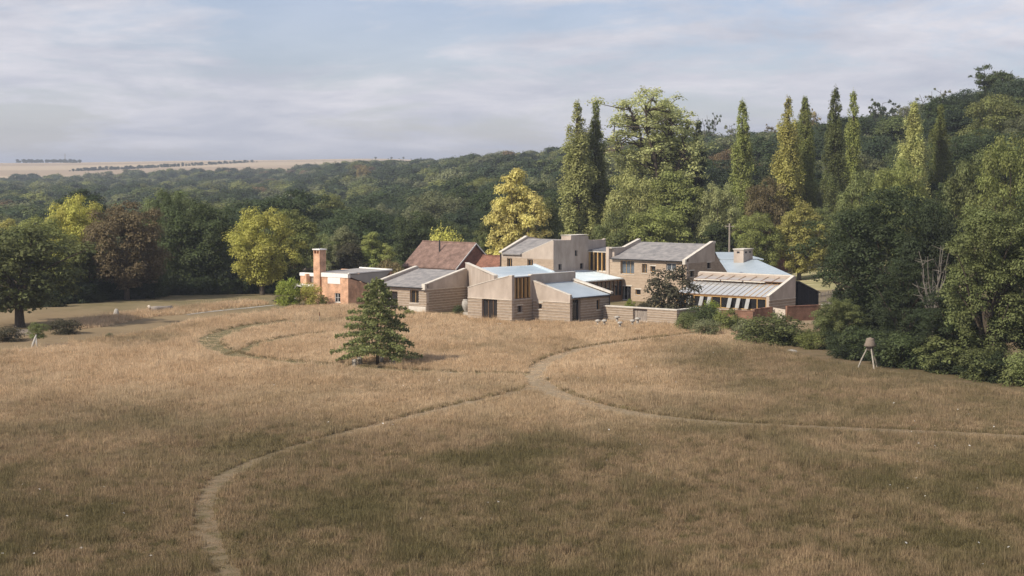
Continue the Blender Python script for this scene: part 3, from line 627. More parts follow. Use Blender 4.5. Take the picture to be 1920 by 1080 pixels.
# glazed link and low glazed corridor between the blocks
lk = Line((-15.3, 34.4), (-12.0, 34.4))
lf = MB(); lk.box(lf, 0, 3.0, -0.3, -0.1, 3.5, 3.66); lk.box(lf, 0, 3.0, -0.3, 0.05, 6.0, 6.24); lf = lf.build('link_window', M['coping'], house)
for i in range(5):
    u = 0.02 + 2.7 * i / 4; q = MB(); lk.box(q, u, u + 0.14, -0.25, 0.02, 3.66, 6.0); q.build('oak_post', M['oak'], lf)
for i in range(4):
    u = 0.16 + 2.7 * i / 4; q = MB(); lk.box(q, u, u + 0.535, -0.25, -0.23, 3.66, 5.75); q.build('pane', M['glass'], lf)
wall(house, lk, 0.3, 3.5, 0, cut0=0.01)
q = MB(); lk.box(q, 2.86, 3.3, -0.6, 0.14, 0, 6.72); q.build('link_pier', M['plaster'], house)
roof(house, [(-15.28, 34.3, 6.3), (-12.02, 34.3, 6.3), (-12.02, 38.0, 6.55), (-15.28, 38.0, 6.55)], 'felt')
r5 = roof(house, [(-9.6, 24.0, 2.85), (-9.6, 34.2, 2.85), (-15.28, 34.2, 3.72), (-15.28, 24.0, 3.72)], 'zinc')
seams(r5, (-9.6, 24.0, 2.85), (-9.6, 34.2, 2.85), (-15.28, 24.0, 3.72), (-15.28, 34.2, 3.72), 18, 'zinc')
c1 = Line((-9.85, 24.0), (-9.85, 34.3))
cf = MB(); c1.box(cf, 0, 10.3, -0.2, 0, 0, 0.7); c1.box(cf, 0, 10.3, -0.16, 0.02, 2.55, 2.7); cf = cf.build('corridor_window', M['oakdark'], house)
for i in range(13):
    u = 10.2 * i / 12; q = MB(); c1.box(q, u, u + 0.1, -0.15, 0, 0.7, 2.55); q.build('oak_post', M['oakdark'], cf)
for i in range(12):
    u = 0.1 + 10.2 * i / 12; q = MB(); c1.box(q, u, u + 0.75, -0.12, -0.1, 0.7, 2.55); q.build('pane', M['glass'], cf)
# two storey block
d1 = Line((-12.0, 34.4), (-0.2, 34.4))
DW = [(1.75, 3.87, 3.38, 5.08), (5.08, 5.85, 3.58, 4.86), (6.37, 7.13, 3.8, 4.52), (8.75, 10.25, 4.1, 4.96), (1.5, 3.4, 0.05, 1.84), (4.1, 4.9, 0.8, 1.5)]
wall(house, d1, 0.45, 5.2, 5.1, DW, ml='earth2', ms='strip2', band=False, ch=0.36, proud=0.012)
window(house, d1, *DW[0][:2], *DW[0][2:], rec=0.28, nx=3, gm='glasslight'); window(house, d1, *DW[1], rec=0.16, nx=2); window(house, d1, *DW[2], rec=0.16, lintel=True)
window(house, d1, *DW[3], rec=0.16, nx=2, gm='glasslight', fm='white'); window(house, d1, *DW[5], rec=0.14, lintel=True)
dr = window(house, d1, *DW[4], rec=0.25, nx=3, fm='white', sill=False, name='porch_door')
q = MB(); d1.box(q, 1.3, 3.6, -0.03, 0.05, 1.85, 1.98); q.build('lintel', M['coping'], dr)
q = MB(); q.add([d1.p(0.02, 0.6, 0), d1.p(1.25, 0.6, 0), d1.p(1.25, 0.004, 0), d1.p(0.02, 0.004, 0), d1.p(0.02, 0.5, 2.7), d1.p(0.32, 0.5, 2.7), d1.p(0.32, 0.004, 2.7), d1.p(0.02, 0.004, 2.7)],
          [(3,2,1,0),(4,5,6,7),(0,1,5,4),(1,2,6,5),(2,3,7,6),(3,0,4,7)]); q.build('buttress', M['plaster'], house)
d2 = Line((-0.2, 34.4), (-0.2, 43.7))
DH = [(0.75, 1.66, 3.3, 4.05), (4.66, 5.45, 4.18, 4.92)]
wall(house, d2, 0.45, [(0, 5.45), (5.9, 7.46), (6.35, 7.5), (6.42, 5.95), (7.6, 5.0), (9.3, 3.6)], 3.6, DH, cut0=0.45, ch=0.36, proud=0.01, band=False, mu='earth')
q = MB(); d2.box(q, 0.45, 6.4, -0.02, 0.012, 5.0, 0, zt=(5.6, 7.46)); q.build('render_panel', M['plaster'], house)
for h in DH: window(house, d2, *h, rec=0.22, fm='iron', lintel=True)
wall(house, Line((-0.2, 43.7), (-12.0, 43.7)), 0.4, 3.5, 0, cut0=0.45)
wall(house, Line((-12.0, 43.7), (-12.0, 34.4)), 0.45, [(0, 3.6), (2.88, 5.9), (2.9, 7.5), (3.3, 7.5), (6.6, 6.6), (9.3, 6.6)], 0, cut0=0.4, cut1=0.45)
rd = roof(house, [(-11.6, 34.1, 5.32), (-0.6, 34.1, 5.32), (-0.6, 40.65, 7.22), (-11.6, 40.65, 7.22)], 'slate')
roof(house, [(-11.6, 40.66, 7.2), (-0.6, 40.66, 7.2), (-0.6, 43.7, 3.65), (-11.6, 43.7, 3.65)], 'slate')
coping(house, (-0.42, 34.2, 5.5), (-0.42, 40.3, 7.56), 0.46, 0.1); coping(house, (-11.8, 37.0, 6.62), (-11.8, 40.6, 7.62), 0.5, 0.14); coping(house, (-11.8, 34.3, 6.66), (-11.8, 37.0, 6.66), 0.5, 0.1)
MB().box(-0.66, -0.17, 40.25, 40.95, 7.3, 7.58).build('pier_cap', M['coping'], house)
MB().box(-0.6, -0.16, 34.05, 34.38, 4.9, 5.52).build('kneeler', M['coping'], house)
MB().tube([(-11.6, 34.02, 5.26), (-0.65, 34.02, 5.26)], [0.07, 0.07], 6).build('gutter', M['iron'], house)
MB().tube([(-0.75, 34.3, 5.2), (-0.75, 34.3, 0)], [0.06, 0.06], 6).build('downpipe', M['iron'], house)
# long zinc roof at the back with its square stack
k1 = [(-1.6, 45.3, 3.4), (8.3, 45.4, 3.4), (-0.6, 51.6, 4.8), (-6.2, 51.2, 4.55)]
rk = roof(house, k1, 'zinc2'); seams(rk, k1[0], k1[1], k1[3], k1[2], 15, 'zinc2')
roof(house, [(-6.5, 52.0, 4.62), (-1.3, 54.4, 4.76), (-8.0, 59.0, 5.3), (-11.0, 57.0, 5.3)], 'zinc2')
wall(house, Line((8.1, 45.5), (-0.6, 51.6)), 0.3, [(0, 3.25), (10.6, 4.6)], 0, name='back_wall')
wall(house, Line((-1.6, 45.5), (8.1, 45.5)), 0.3, 3.2, 0, name='back_wall', cut1=0.3)
wall(house, Line((-0.6, 51.6), (-8.0, 59.0)), 0.3, [(0, 4.55), (10.4, 5.1)], 0, name='back_wall')
st = MB().box(-3.2, -1.7, 50.0, 52.3, 4.2, 6.1).build('chimney_stack', M['plaster'], house)
MB().box(-3.3, -1.6, 49.9, 52.4, 6.105, 6.22).build('stack_cap', M['coping'], st)
MB().box(-2.7, -2.3, 49.97, 50.05, 5.65, 5.88).build('vent', M['iron'], st)
for y0, y1 in ((50.4, 50.8), (51.4, 51.8)): MB().box(-1.73, -1.67, y0, y1, 5.65, 5.88).build('vent', M['iron'], st)

# ------------------------------------------------------------------ lean-to glasshouse
ghs = empty('glasshouse', HO, ANG, 'lean-to timber glasshouse with tilted open panes beside the two storey block', 'greenhouse')
GY0, GY1, GX0, GX1, GZ0, GZ1 = 23.6, 29.4, 5.6, 18.2, 2.2, 4.22
gg = Line((GX1, GY0), (GX1, GY1))
wall(ghs, gg, 0.4, [(0, 2.36), (5.4, 4.36), (5.8, 4.36)], 1.9, ch=0.3, proud=0.012)
coping(ghs, (GX1-0.2, GY0-0.05, 2.44), (GX1-0.2, GY1-0.3, 4.44), 0.42, 0.08)
wall(ghs, Line((GX1, GY1), (GX0-0.6, GY1)), 0.35, 4.36, 0, cut0=0.4)
coping(ghs, (GX0-0.6, GY1+0.17, 4.46), (GX1-0.3, GY1+0.17, 4.46), 0.5, 0.1)
def gz(y): return GZ0 + (GZ1 - GZ0) * (y - GY0) / (GY1 - GY0)
YV = 27.2                                   # the vent sashes start here
nb = 16; bw = (GX1 - 0.42 - GX0) / nb
rf = MB(); rf.bar((GX0, GY0, GZ0+0.06), (GX1-0.42, GY0, GZ0+0.06), 0.14, 0.14); rf.bar((GX0, YV, gz(YV)+0.07), (GX1-0.42, YV, gz(YV)+0.07), 0.12, 0.14); rf = rf.build('roof_frame', M['oakdark'], ghs)
for i in range(nb + 1):
    x = GX0 + bw * i; MB().bar((x, GY0, GZ0+0.05), (x, GY1, gz(GY1)+0.05), 0.06, 0.1).build('glazing_bar', M['oak'] if i > 11 else M['greytimber'], rf)
gpane = mat('greenhouse_glass', (0.46, 0.47, 0.47), rough=0.08, spec=0.9, metal=0.35)  # whitish sky reflection painted into the base colour
gpane2 = mat('greenhouse_glass_shaded', (0.34, 0.30, 0.26), rough=0.12, spec=0.6)  # shaded copy of the glass, shade put into a browner base colour
for i in range(nb):
    x0, x1 = GX0 + bw*i + 0.03, GX0 + bw*(i+1) - 0.03; y0, y1 = GY0 + 0.08, YV - 0.08
    m_ = gpane
    MB().hexa([(x0,y0,gz(y0)),(x1,y0,gz(y0)),(x1,y1,gz(y1)),(x0,y1,gz(y1)),(x0,y0,gz(y0)+.012),(x1,y0,gz(y0)+.012),(x1,y1,gz(y1)+.012),(x0,y1,gz(y1)+.012)]).build('pane', m_, rf)
    if i % 2 == 0 and i < 15:               # top-hung vent sashes propped open
        xa, xb = x0, GX0 + bw*(i+2) - 0.03; y0, y1 = YV + 0.1, GY1 - 0.15; up = 0.28
        s_ = MB().bar((xa, y0, gz(y0)+up), (xa, y1, gz(y1)+.06), 0.07, 0.06).bar((xb, y0, gz(y0)+up), (xb, y1, gz(y1)+.06), 0.07, 0.06).bar((xa, y0, gz(y0)+up+.01), (xb, y0, gz(y0)+up+.01), 0.09, 0.08).build('vent_sash', M['oakdark'], rf)
        MB().hexa([(xa,y0,gz(y0)+up-.03),(xb,y0,gz(y0)+up-.03),(xb,y1,gz(y1)),(xa,y1,gz(y1)),(xa,y0,gz(y0)+up-.018),(xb,y0,gz(y0)+up-.018),(xb,y1,gz(y1)+.012),(xa,y1,gz(y1)+.012)]).build('pane', gpane2, s_)
for a, b in ((0, 5), (5, 9), (9, 13)):
    MB().bar((GX0+bw*a+.3, YV-0.25, gz(YV)+0.3), (GX0+bw*b+.1, YV-0.25, gz(YV)+0.3), 0.22, 0.12).build('rolled_blind', M['coping'], rf)
gf_ = Line((GX0, GY0), (GX1-0.42, GY0))
q = MB(); gf_.box(q, 0, gf_.len, -0.25, 0.0, 0, 0.75); q.build('dwarf_wall', M['plaster'], ghs)
ff = MB(); gf_.box(ff, 0, gf_.len, -0.2, 0.05, 0.752, 0.83); gf_.box(ff, 0, gf_.len, -0.16, 0.02, 2.0, 2.1); ff = ff.build('front_frame', M['oak'], ghs)
for i in range(11):
    u = gf_.len * i / 10 - 0.05 * (i == 10); q = MB(); gf_.box(q, u, u + 0.09, -0.15, 0.01, 0.83, 2.0); q.build('oak_post', M['oak'], ff)
for i in range(10):
    u = gf_.len * i / 10 + 0.09; v = gf_.len * (i+1) / 10
    q = MB(); gf_.box(q, u, v, -0.12, -0.105, 0.83, 2.0); q.build('pane', M['glass'], ff)
wpane = mat('whitened_glass', (0.27, 0.27, 0.26), (0.34, 0.34, 0.33), 3, rough=0.25, spec=0.6)
for u in (1.6, 3.35, 4.4, 7.2, 8.35, 9.6):    # tall panes swung out at the foot
    q = MB(); q.hexa([gf_.p(u, 0.5, 0.86), gf_.p(u+.5, 0.5, 0.86), gf_.p(u+.5, 0.47, 0.86), gf_.p(u, 0.47, 0.86), gf_.p(u, 0.06, 1.98), gf_.p(u+.5, 0.06, 1.98), gf_.p(u+.5, 0.03, 1.98), gf_.p(u, 0.03, 1.98)])
    q.build('tilted_pane', wpane, ff)

# ------------------------------------------------------------------ black shed, walls and fence by the glasshouse
sh = empty('black_shed', HO, ANG, 'black timber shed with sloping roof against the glasshouse gable', 'shed')
s1 = Line((18.25, 29.85), (18.25, 34.6))
nbd = 24
for i in range(nbd):
    u0, u1 = s1.len*i/nbd + 0.006, s1.len*(i+1)/nbd - 0.006; q = MB(); t0, t1 = 3.7 - 1.5*u0/s1.len, 3.7 - 1.5*u1/s1.len
    s1.box(q, u0, u1, -0.03, random.uniform(0, .01), 0, 0, zt=(t0, t1)); q.build('cladding_board', M['black'], sh)
q = MB(); s1.box(q, 0.0, s1.len, -3.0, -0.035, 0, 0, zt=(3.68, 2.18)); q.build('shed_body', M['black'], sh)
roof(sh, [(18.45, 29.8, 3.82), (18.45, 34.8, 2.26), (15.2, 34.8, 2.26), (15.2, 29.8, 3.82)], 'felt', 0.08)
def low_wall(name, pts, h, t, m, label, cat='wall', cap='coping'):
    o = empty(name, pts[0], 0, label, cat); mb = MB(); cb = MB(); b0 = Vector(pts[0])
    for p, q_ in zip(pts, pts[1:]):
        p = Vector(p) - b0; q_ = Vector(q_) - b0; mb.bar(p + Vector((0,0,h)), q_ + Vector((0,0,h)), t, h + 0.05)
        if cap: cb.bar(p + Vector((0,0,h+.06)), q_ + Vector((0,0,h+.06)), t + 0.08, 0.058)
    mb.build('wall_body', M[m], o)
    if cap: cb.build('wall_cap', M[cap] if cap in M else cap, o)
    return o
low_wall('brick_wall', [gp(1474, 603), gp(1537, 600)], 1.65, 0.25, 'brickbrown', 'brown brick wall in front of the black shed', cap='brickbrown')
low_wall('brick_wall', [gp(1352, 601), gp(1412, 603)], 1.15, 0.25, 'brickbrown', 'low brown brick wall in front of the tilted glasshouse panes', cap='brickbrown')
low_wall('brick_wall', [gp(1412.5, 602.5), gp(1446, 598)], 1.3, 0.25, 'brickbrown', 'short brown brick wall below the glasshouse gable', cap='brickbrown')
gt = empty('plank_gate', gp(1450, 597.5), 0, 'pale plank gate between two brown brick walls', 'gate'); d = gp(1472.5, 601) - gp(1450, 597.5)
for i in range(9):
    MB().bar(d * (i/9) + Vector((0,0,1.25 - 0.004*i)), d * ((i+.93)/9) + Vector((0,0,1.25 - 0.004*i)), 0.04, 1.2).build('board', M['strip'], gt)
MB().bar(Vector((0,.06,1.0)), d + Vector((0,.06,1.0)), 0.04, 0.1).bar(Vector((0,.06,0.4)), d + Vector((0,.06,0.4)), 0.04, 0.1).build('rail', M['greytimber'], gt)
# garden wall of the courtyard
gw = empty('garden_wall', HO, ANG, 'long coursed earth garden wall with pale coping beside the front wing', 'wall')
gl = Line((5.62, 9.2), (15.4, 9.2))
wall(gw, gl, 0.45, 1.5, 1.5, [(4.0, 5.9, 0.15, 1.42)], ch=0.25, band=False, name='wall_body')
gl2 = Line((15.4, 9.2), (15.4, 13.5)); wall(gw, gl2, 0.45, 1.5, 1.5, ch=0.25, band=False, cut0=0.45, name='wall_body')
coping(gw, (5.62, 9.42, 1.62), (15.45, 9.42, 1.62), 0.6, 0.115); coping(gw, (15.18, 9.73, 1.6), (15.18, 13.5, 1.6), 0.6, 0.1)
for i in range(9):
    u = 4.0 + 1.9*i/9; q = MB(); gl.box(q, u+.012, u + 1.9/9 - .012, -0.3, -0.26 + random.uniform(0,.02), 0.15, 1.42 - random.uniform(0,.03)); q.build('gate_slat', M['greytimber'], gw)
q = MB(); gl.box(q, 4.0, 5.9, -0.34, -0.31, 0.15, 1.4); q.build('gate_backing', M['oakdark'], gw)
# paling fence behind the shed
fn = empty('paling_fence', gp(1533, 573), 0, 'weathered grey paling fence between the black shed and the dark tree', 'fence')
a_ = Vector((0,0,0)); b_ = gp(1600, 563) - gp(1533, 573); npl = 46; pal = MB().box(-0.055, 0.055, -0.012, 0.012, 0, 1).mesh('pale', M['greytimber'])
for i in range(npl):
    o = link('pale', pal, fn); o.location = a_.lerp(b_, i/npl); o.scale = (1, 1, random.uniform(1.45, 1.75)); o.rotation_euler = (random.uniform(-.03,.03), random.uniform(-.04,.04), math.atan2(b_.y, b_.x))
MB().bar(a_ + Vector((0,.05,1.2)), b_ + Vector((0,.05,1.2)), 0.05, 0.08).bar(a_ + Vector((0,.05,0.45)), b_ + Vector((0,.05,0.45)), 0.05, 0.08).build('rail', M['greytimber'], fn)
low_wall('kerb_wall', [gp(1530, 577), gp(1560, 572), gp(1592, 564)], 0.3, 0.3, 'coping', 'low pale kerb wall below the paling fence', cap=None)
def heap(name, c, rx, ry, h, m, label, cat, seed=0, nseg=14, group=None):
    mb = MB(); rings = []
    for j in range(6):
        t = j / 5; r = math.cos(t*math.pi/2)**0.8
        rings.append([((rx*r)*math.cos(2*math.pi*k/nseg)*(1+.18*mnoise.noise((k*.9, j, seed))), (ry*r+.001)*math.sin(2*math.pi*k/nseg)*(1+.18*mnoise.noise((k*.7, j+5, seed))), h*math.sin(t*math.pi/2)*(1+.12*mnoise.noise((k*1.3, j, seed+9))) - 0.03) for k in range(nseg)])
    mb.tube_rings(rings); o = mb.build(name, m, None, True); o.location = c; return tag(o, label, cat, group)
heap('soil_heap', gp(1514, 583), 1.6, 1.2, 1.35, M['soil'], 'heap of brown soil showing over the brick wall', 'soil heap', 3)

# ------------------------------------------------------------------ orange brick cottage with the tall chimney
CO = gp(653, 572.5)
ct = empty('brick_cottage', CO, ANG, 'orange brick cottage with tall chimney and white parapet behind the bushes', 'cottage')
k0 = Line((-4.6, 0), (0, 0))
wall(ct, k0, 0.35, 3.35, 0, [(2.3, 3.25, 0.3, 1.42)], mu='brick', band=False)
window(ct, k0, 2.3, 3.25, 0.3, 1.42, rec=0.08, nx=2, nz=2, fm='white', sill=True)
q = MB(); k0.box(q, -0.03, 4.62, -0.42, 0.07, 3.352, 3.85); q.build('white_parapet', M['white'], ct)
q = MB(); k0.box(q, 1.1, 3.25, -0.04, 0.03, 2.55, 3.345); q.build('white_panel', M['white'], ct)
k2 = Line((0, 0), (0, 6.8))
wall(ct, k2, 0.35, [(0, 3.35), (4.6, 2.1), (4.8, 2.0), (6.8, 1.9)], 0, mu='brick', cut0=0.35)
M['leadroof'] = mat('grey_lead', (0.27, 0.255, 0.24), (0.33, 0.315, 0.295), 0.8, rough=0.7)
MB().add([(0.07, 0.4, 3.42), (0.07, 5.0, 2.05), (0.07, 7.6, 3.9), (0.07, 0.4, 3.75), (-0.2, 0.4, 3.42), (-0.2, 5.0, 2.05), (-0.2, 7.6, 3.9), (-0.2, 0.4, 3.75)],
         [(0,1,2,3), (7,6,5,4), (0,4,5,1), (1,5,6,2), (2,6,7,3), (3,7,4,0)]).build('lead_cheek', M['leadroof'], ct)
roof(ct, [(0.12, -0.0, 3.9), (0.12, 7.7, 3.98), (-5.5, 7.7, 4.05), (-5.5, 0.0, 3.9)], 'leadroof', 0.05)
coping(ct, (0.05, 0.0, 3.99), (0.05, 7.8, 4.1), 0.2, 0.16, 'white'); coping(ct, (-5.5, 7.75, 4.2), (0.1, 7.75, 4.12), 0.2, 0.2, 'white')
wall(ct, Line((0, 7.8), (-8.6, 7.8)), 0.3, 3.85, 0, mu='brick'); wall(ct, Line((-8.6, 7.8), (-8.6, 1.0)), 0.3, 3.5, 0, mu='brick', cut0=0.3)
# chimney
ch = MB(); ch.hexa([(-6.6,-0.25,0),(-4.65,-0.25,0),(-4.65,0.85,0),(-6.6,0.85,0),(-5.75,-0.25,2.2),(-4.65,-0.25,2.2),(-4.65,0.85,2.2),(-5.75,0.85,2.2)]); ch.box(-5.75,-4.65,-0.25,0.85,2.2,6.2)
ch.box(-5.75,-5.6,-0.25,0.85,6.2,6.65); ch.box(-4.8,-4.65,-0.25,0.85,6.2,6.65); ch.box(-5.25,-5.15,-0.245,0.845,6.2,6.65); ch = ch.build('chimney', M['brick'], ct)
MB().box(-5.85,-4.55,-0.35,0.95,6.652,6.78).build('chimney_cap', M['white'], ch); MB().box(-5.6,-4.8,0.2,0.4,6.2,6.64).build('flue_dark', M['black'], ch)
MB().tube([(-5.2,0.3,6.78),(-5.2,0.3,7.15)], [0.05,0.05], 6).build('flue_pipe', M['iron'], ch)
# recessed left bay with slatted screen, white ledge and posts
k3 = Line((-10.0, 1.6), (-5.75, 1.6))
wall(ct, k3, 0.3, 3.2, 0, [(1.3, 4.2, 2.3, 3.15), (0.7, 1.9, 0.0, 1.9)], mu='brick', band=False)
q = MB(); k3.box(q, 0.7, 1.9, -0.25, -0.2, 0, 1.9); q.build('doorway', M['oakdark'], ct)
for i in range(18):
    u = 1.3 + 2.9*i/18; q = MB(); k3.box(q, u, u+.1, -0.2, -0.12, 2.3, 3.15); q.build('screen_slat', M['greytimber'], ct)
q = MB(); k3.box(q, 1.3, 4.2, -0.28, -0.24, 2.3, 3.15); q.build('screen_backing', M['oakdark'], ct)
q = MB(); k3.box(q, -0.05, 4.25, -0.4, 0.08, 3.202, 3.6); q.build('white_parapet', M['white'], ct)
q = MB(); k3.box(q, -0.05, 4.25, 0.002, 1.3, 1.95, 2.2); q.build('porch_roof', M['white'], ct)
for u in (0.1, 3.6):
    q = MB(); k3.box(q, u, u+.18, 1.0, 1.18, 0, 1.948); q.build('porch_post', M['white'], ct)
MB().box(-9.9, -5.6, 1.95, 7.5, 3.3, 3.4).build('roof', M['leadroof'], ct)

# ------------------------------------------------------------------ tiled house behind, and two more roofs
def gable_house(name, ridge0, ridge1, zr, ze, hw, label, wm, tm, oh=0.25):
    r0, r1 = Vector(ridge0), Vector(ridge1); c = (r0 + r1) / 2; d = (r1 - r0); L_ = d.length; rz = math.atan2(d.y, d.x)
    gz0 = tz(c.x, c.y)
    o = empty(name, (c.x, c.y, gz0), rz, label, 'house'); h = L_/2; zr -= gz0; ze -= gz0
    w_ = MB(); w_.box(-h+oh, h-oh, -hw+oh, hw-oh, -0.3, ze-.02)
    for s_ in (-h+oh, h-oh): 
        w_.add([(s_-.15, -hw+oh, ze-.02), (s_-.15, hw-oh, ze-.02), (s_-.15, 0, zr-.22), (s_+.0, -hw+oh, ze-.02), (s_+.0, hw-oh, ze-.02), (s_+.0, 0, zr-.22)] if s_ > 0 else [(s_, -hw+oh, ze-.02), (s_, hw-oh, ze-.02), (s_, 0, zr-.22), (s_+.15, -hw+oh, ze-.02), (s_+.15, hw-oh, ze-.02), (s_+.15, 0, zr-.22)], [(2,1,0), (3,4,5), (0,3,5,2), (1,2,5,4)])
    w_.build('wall', M[wm], o)
    for s_ in (-1, 1):
        roof(o, [(-h, 0, zr), (-h, s_*hw, ze), (h, s_*hw, ze), (h, 0, zr)] if s_ < 0 else [(h, 0, zr-.002), (h, s_*hw, ze), (-h, s_*hw, ze), (-h, 0, zr-.002)], tm, 0.12)
    MB().tube([(-h, 0, zr+.02), (h, 0, zr+.02)], [.1, .1], 6).build('ridge_tile', M[tm], o)
    return o, h, zr, ze
def at_h(px, py, z): return gp(px, py, z)
o, h, zr, ze = gable_house('tiled_house', at_h(792, 452, 6.2), at_h(893, 456, 6.2), 6.2, 2.75, 4.1, 'old house with brown clay tiled roof and white bargeboards behind the left wing', 'brickred', 'tile')
for s_ in (-1, 1): MB().bar((h+.03, 0, zr+.03), (h+.03, s_*4.15, ze-.0), 0.05, 0.2).build('bargeboard', M['white'], o)
ln = Line((h-.25, -3.85), (h-.25, 3.85)); window(o, ln, 2.2, 3.9, 2.1, 3.2, rec=-0.09, nx=3, nz=2, fm='white', sill=False); window(o, ln, 5.0, 5.9, 2.2, 3.1, rec=-0.09, fm='oakdark', sill=False)
MB().tube([(-0.4, -1.5, 4.6), (-0.4, -1.5, 7.2)], [.11, .11], 8).build('flue_pipe', M['iron'], o)
ln = Line((-h+.25, -3.85), (h-.25, -3.85))
for u0, u1 in ((2.0, 3.1), (4.2, 7.4)):
    q = MB(); ln.box(q, u0, u1, 0.002, 0.06, 1.2, 2.6); q.build('white_panel', M['white'], o)
o, h, zr, ze = gable_house('outbuilding', at_h(905, 479, 4.6), at_h(950, 480.5, 4.6), 4.6, 2.4, 3.0, 'small building with red tiled roof between the tiled house and the rear block', 'brickred', 'tile2')
o, h, zr, ze = gable_house('far_cottage', at_h(1424, 464, 4.3), at_h(1458, 465.5, 4.3), 4.3, 2.2, 3.0, 'distant brick cottage with tiled roof behind the square stack', 'brickred', 'tile')
MB().box(-h+.1, -h+.9, -.4, .4, zr-.6, zr+.55).build('chimney', M['brickred'], o); MB().lathe([(.14,0),(.17,.35)], 10, (-h+.5, 0, zr+.55)).build('chimney_pot', M['tile2'], o)
o, h, zr, ze = gable_house('white_cottage', at_h(1466, 458, 4.2), at_h(1500, 459.5, 4.2), 4.2, 2.6, 2.4, 'white walled cottage glimpsed behind the poplar trunks', 'white', 'leadroof')
# round-roofed garden hut
hp = gp(571, 547); hp.y += 10; hp.x -= 1
hu = empty('garden_hut', hp, R(10), 'garden hut with pointed shingle roof behind the brick cottage', 'hut'); zt_, _ = zat(571, 489, hp.y)
MB().box(-1.1, 1.1, -1.1, 1.1, 0, zt_-1.6).build('wall', M['greytimber'], hu); MB().lathe([(1.9, zt_-1.6), (1.0, zt_-.95), (.07, zt_-.1), (.03, zt_+.5)], 8).build('roof', M['thatch'], hu)
# utility pole
zt_, xx = zat(1368, 419, 262); up = empty('utility_pole', (xx, 262, tz(xx, 262)), 0, 'grey utility pole standing in front of the trees behind the zinc roof', 'pole')
MB().tube([(0,0,0),(0,0,zt_)], [.16,.12], 8).build('post', M['greytimber'], up); MB().box(-.7,.7,-.05,.05,zt_-.5,zt_-.38).build('crossarm', M['greytimber'], up)
# ------------------------------------------------------------------ trees: leaf-sized faces grouped in clumps round real limbs
def unit(n, r):
    v = r.normal(size=(n, 3)); return v / np.linalg.norm(v, axis=1, keepdims=True)
def leaves(cen, rad, sq, n, size, r, out=0.55, up=0.25, shell=0.55):
    """n leaves spread over ellipsoidal clumps (centres, radii, z-squash), diamonds facing roughly outward"""
    w = rad**2; pick = r.choice(len(rad), n, p=w / w.sum()); d = unit(n, r); d[:, 2] = np.where(d[:, 2] < -0.35, -d[:, 2], d[:, 2])
    q = shell + (1 - shell) * r.uniform(size=(n, 1)); q *= 1 + 0.16 * r.normal(size=(n, 1))
    p = cen[pick] + d * rad[pick][:, None] * q * np.stack([np.ones(n), np.ones(n), sq[pick]], 1)
    nr = d * out + unit(n, r) * (1 - out) + np.array([0, 0, up]); nr /= np.linalg.norm(nr, axis=1, keepdims=True)
    a = np.cross(nr, unit(n, r)); a /= np.linalg.norm(a, axis=1, keepdims=True) + 1e-9; b = np.cross(nr, a)
    s = size * r.uniform(0.6, 1.35, (n, 1)); l = 0.62
    return p, a * s * 0.5, b * s * 0.5 * l, nr * s * 0.10
def leaf_mesh(name, sets):
    P = np.concatenate([s[0] for s in sets]); A = np.concatenate([s[1] for s in sets]); B = np.concatenate([s[2] for s in sets]); C = np.concatenate([s[3] for s in sets]); n = len(P)
    v = np.stack([P - A - C, P - B + C * 0.6, P + A - C, P + B + C * 0.6], 1).reshape(-1, 3)
    me = bpy.data.meshes.new(name); me.vertices.add(4*n); me.vertices.foreach_set('co', v.astype(np.float32).ravel())
    me.loops.add(4*n); me.loops.foreach_set('vertex_index', np.arange(4*n, dtype=np.int32)); me.polygons.add(n)
    me.polygons.foreach_set('loop_start', np.arange(0, 4*n, 4, dtype=np.int32)); me.polygons.foreach_set('loop_total', np.full(n, 4, np.int32))
    me.update(); me.materials.append(LEAF['mid']); return me
def limb(mb, a, b, r0, r1, sag=0.0, n=6, k=4):
    a, b = Vector(a), Vector(b); pts = []; L_ = (b-a).length
    for i in range(k+1):
        t = i/k; p = a.lerp(b, t) + Vector((random.uniform(-1,1), random.uniform(-1,1), random.uniform(-.5,.5))) * L_ * 0.035 * (0 < i < k); p.z += sag * L_ * 4 * t * (1-t); pts.append(p)
    mb.tube(pts, [r0 + (r1-r0)*i/k for i in range(k+1)], n, cap=False)
PROTO = {}
def extent(me):                             # real height and radius of a crown
    v = np.empty(len(me.vertices)*3, np.float32); me.vertices.foreach_get('co', v); v = v.reshape(-1, 3)
    return float(np.percentile(v[:,2], 99.8)), float(np.percentile(np.hypot(v[:,0], v[:,1]), 97))
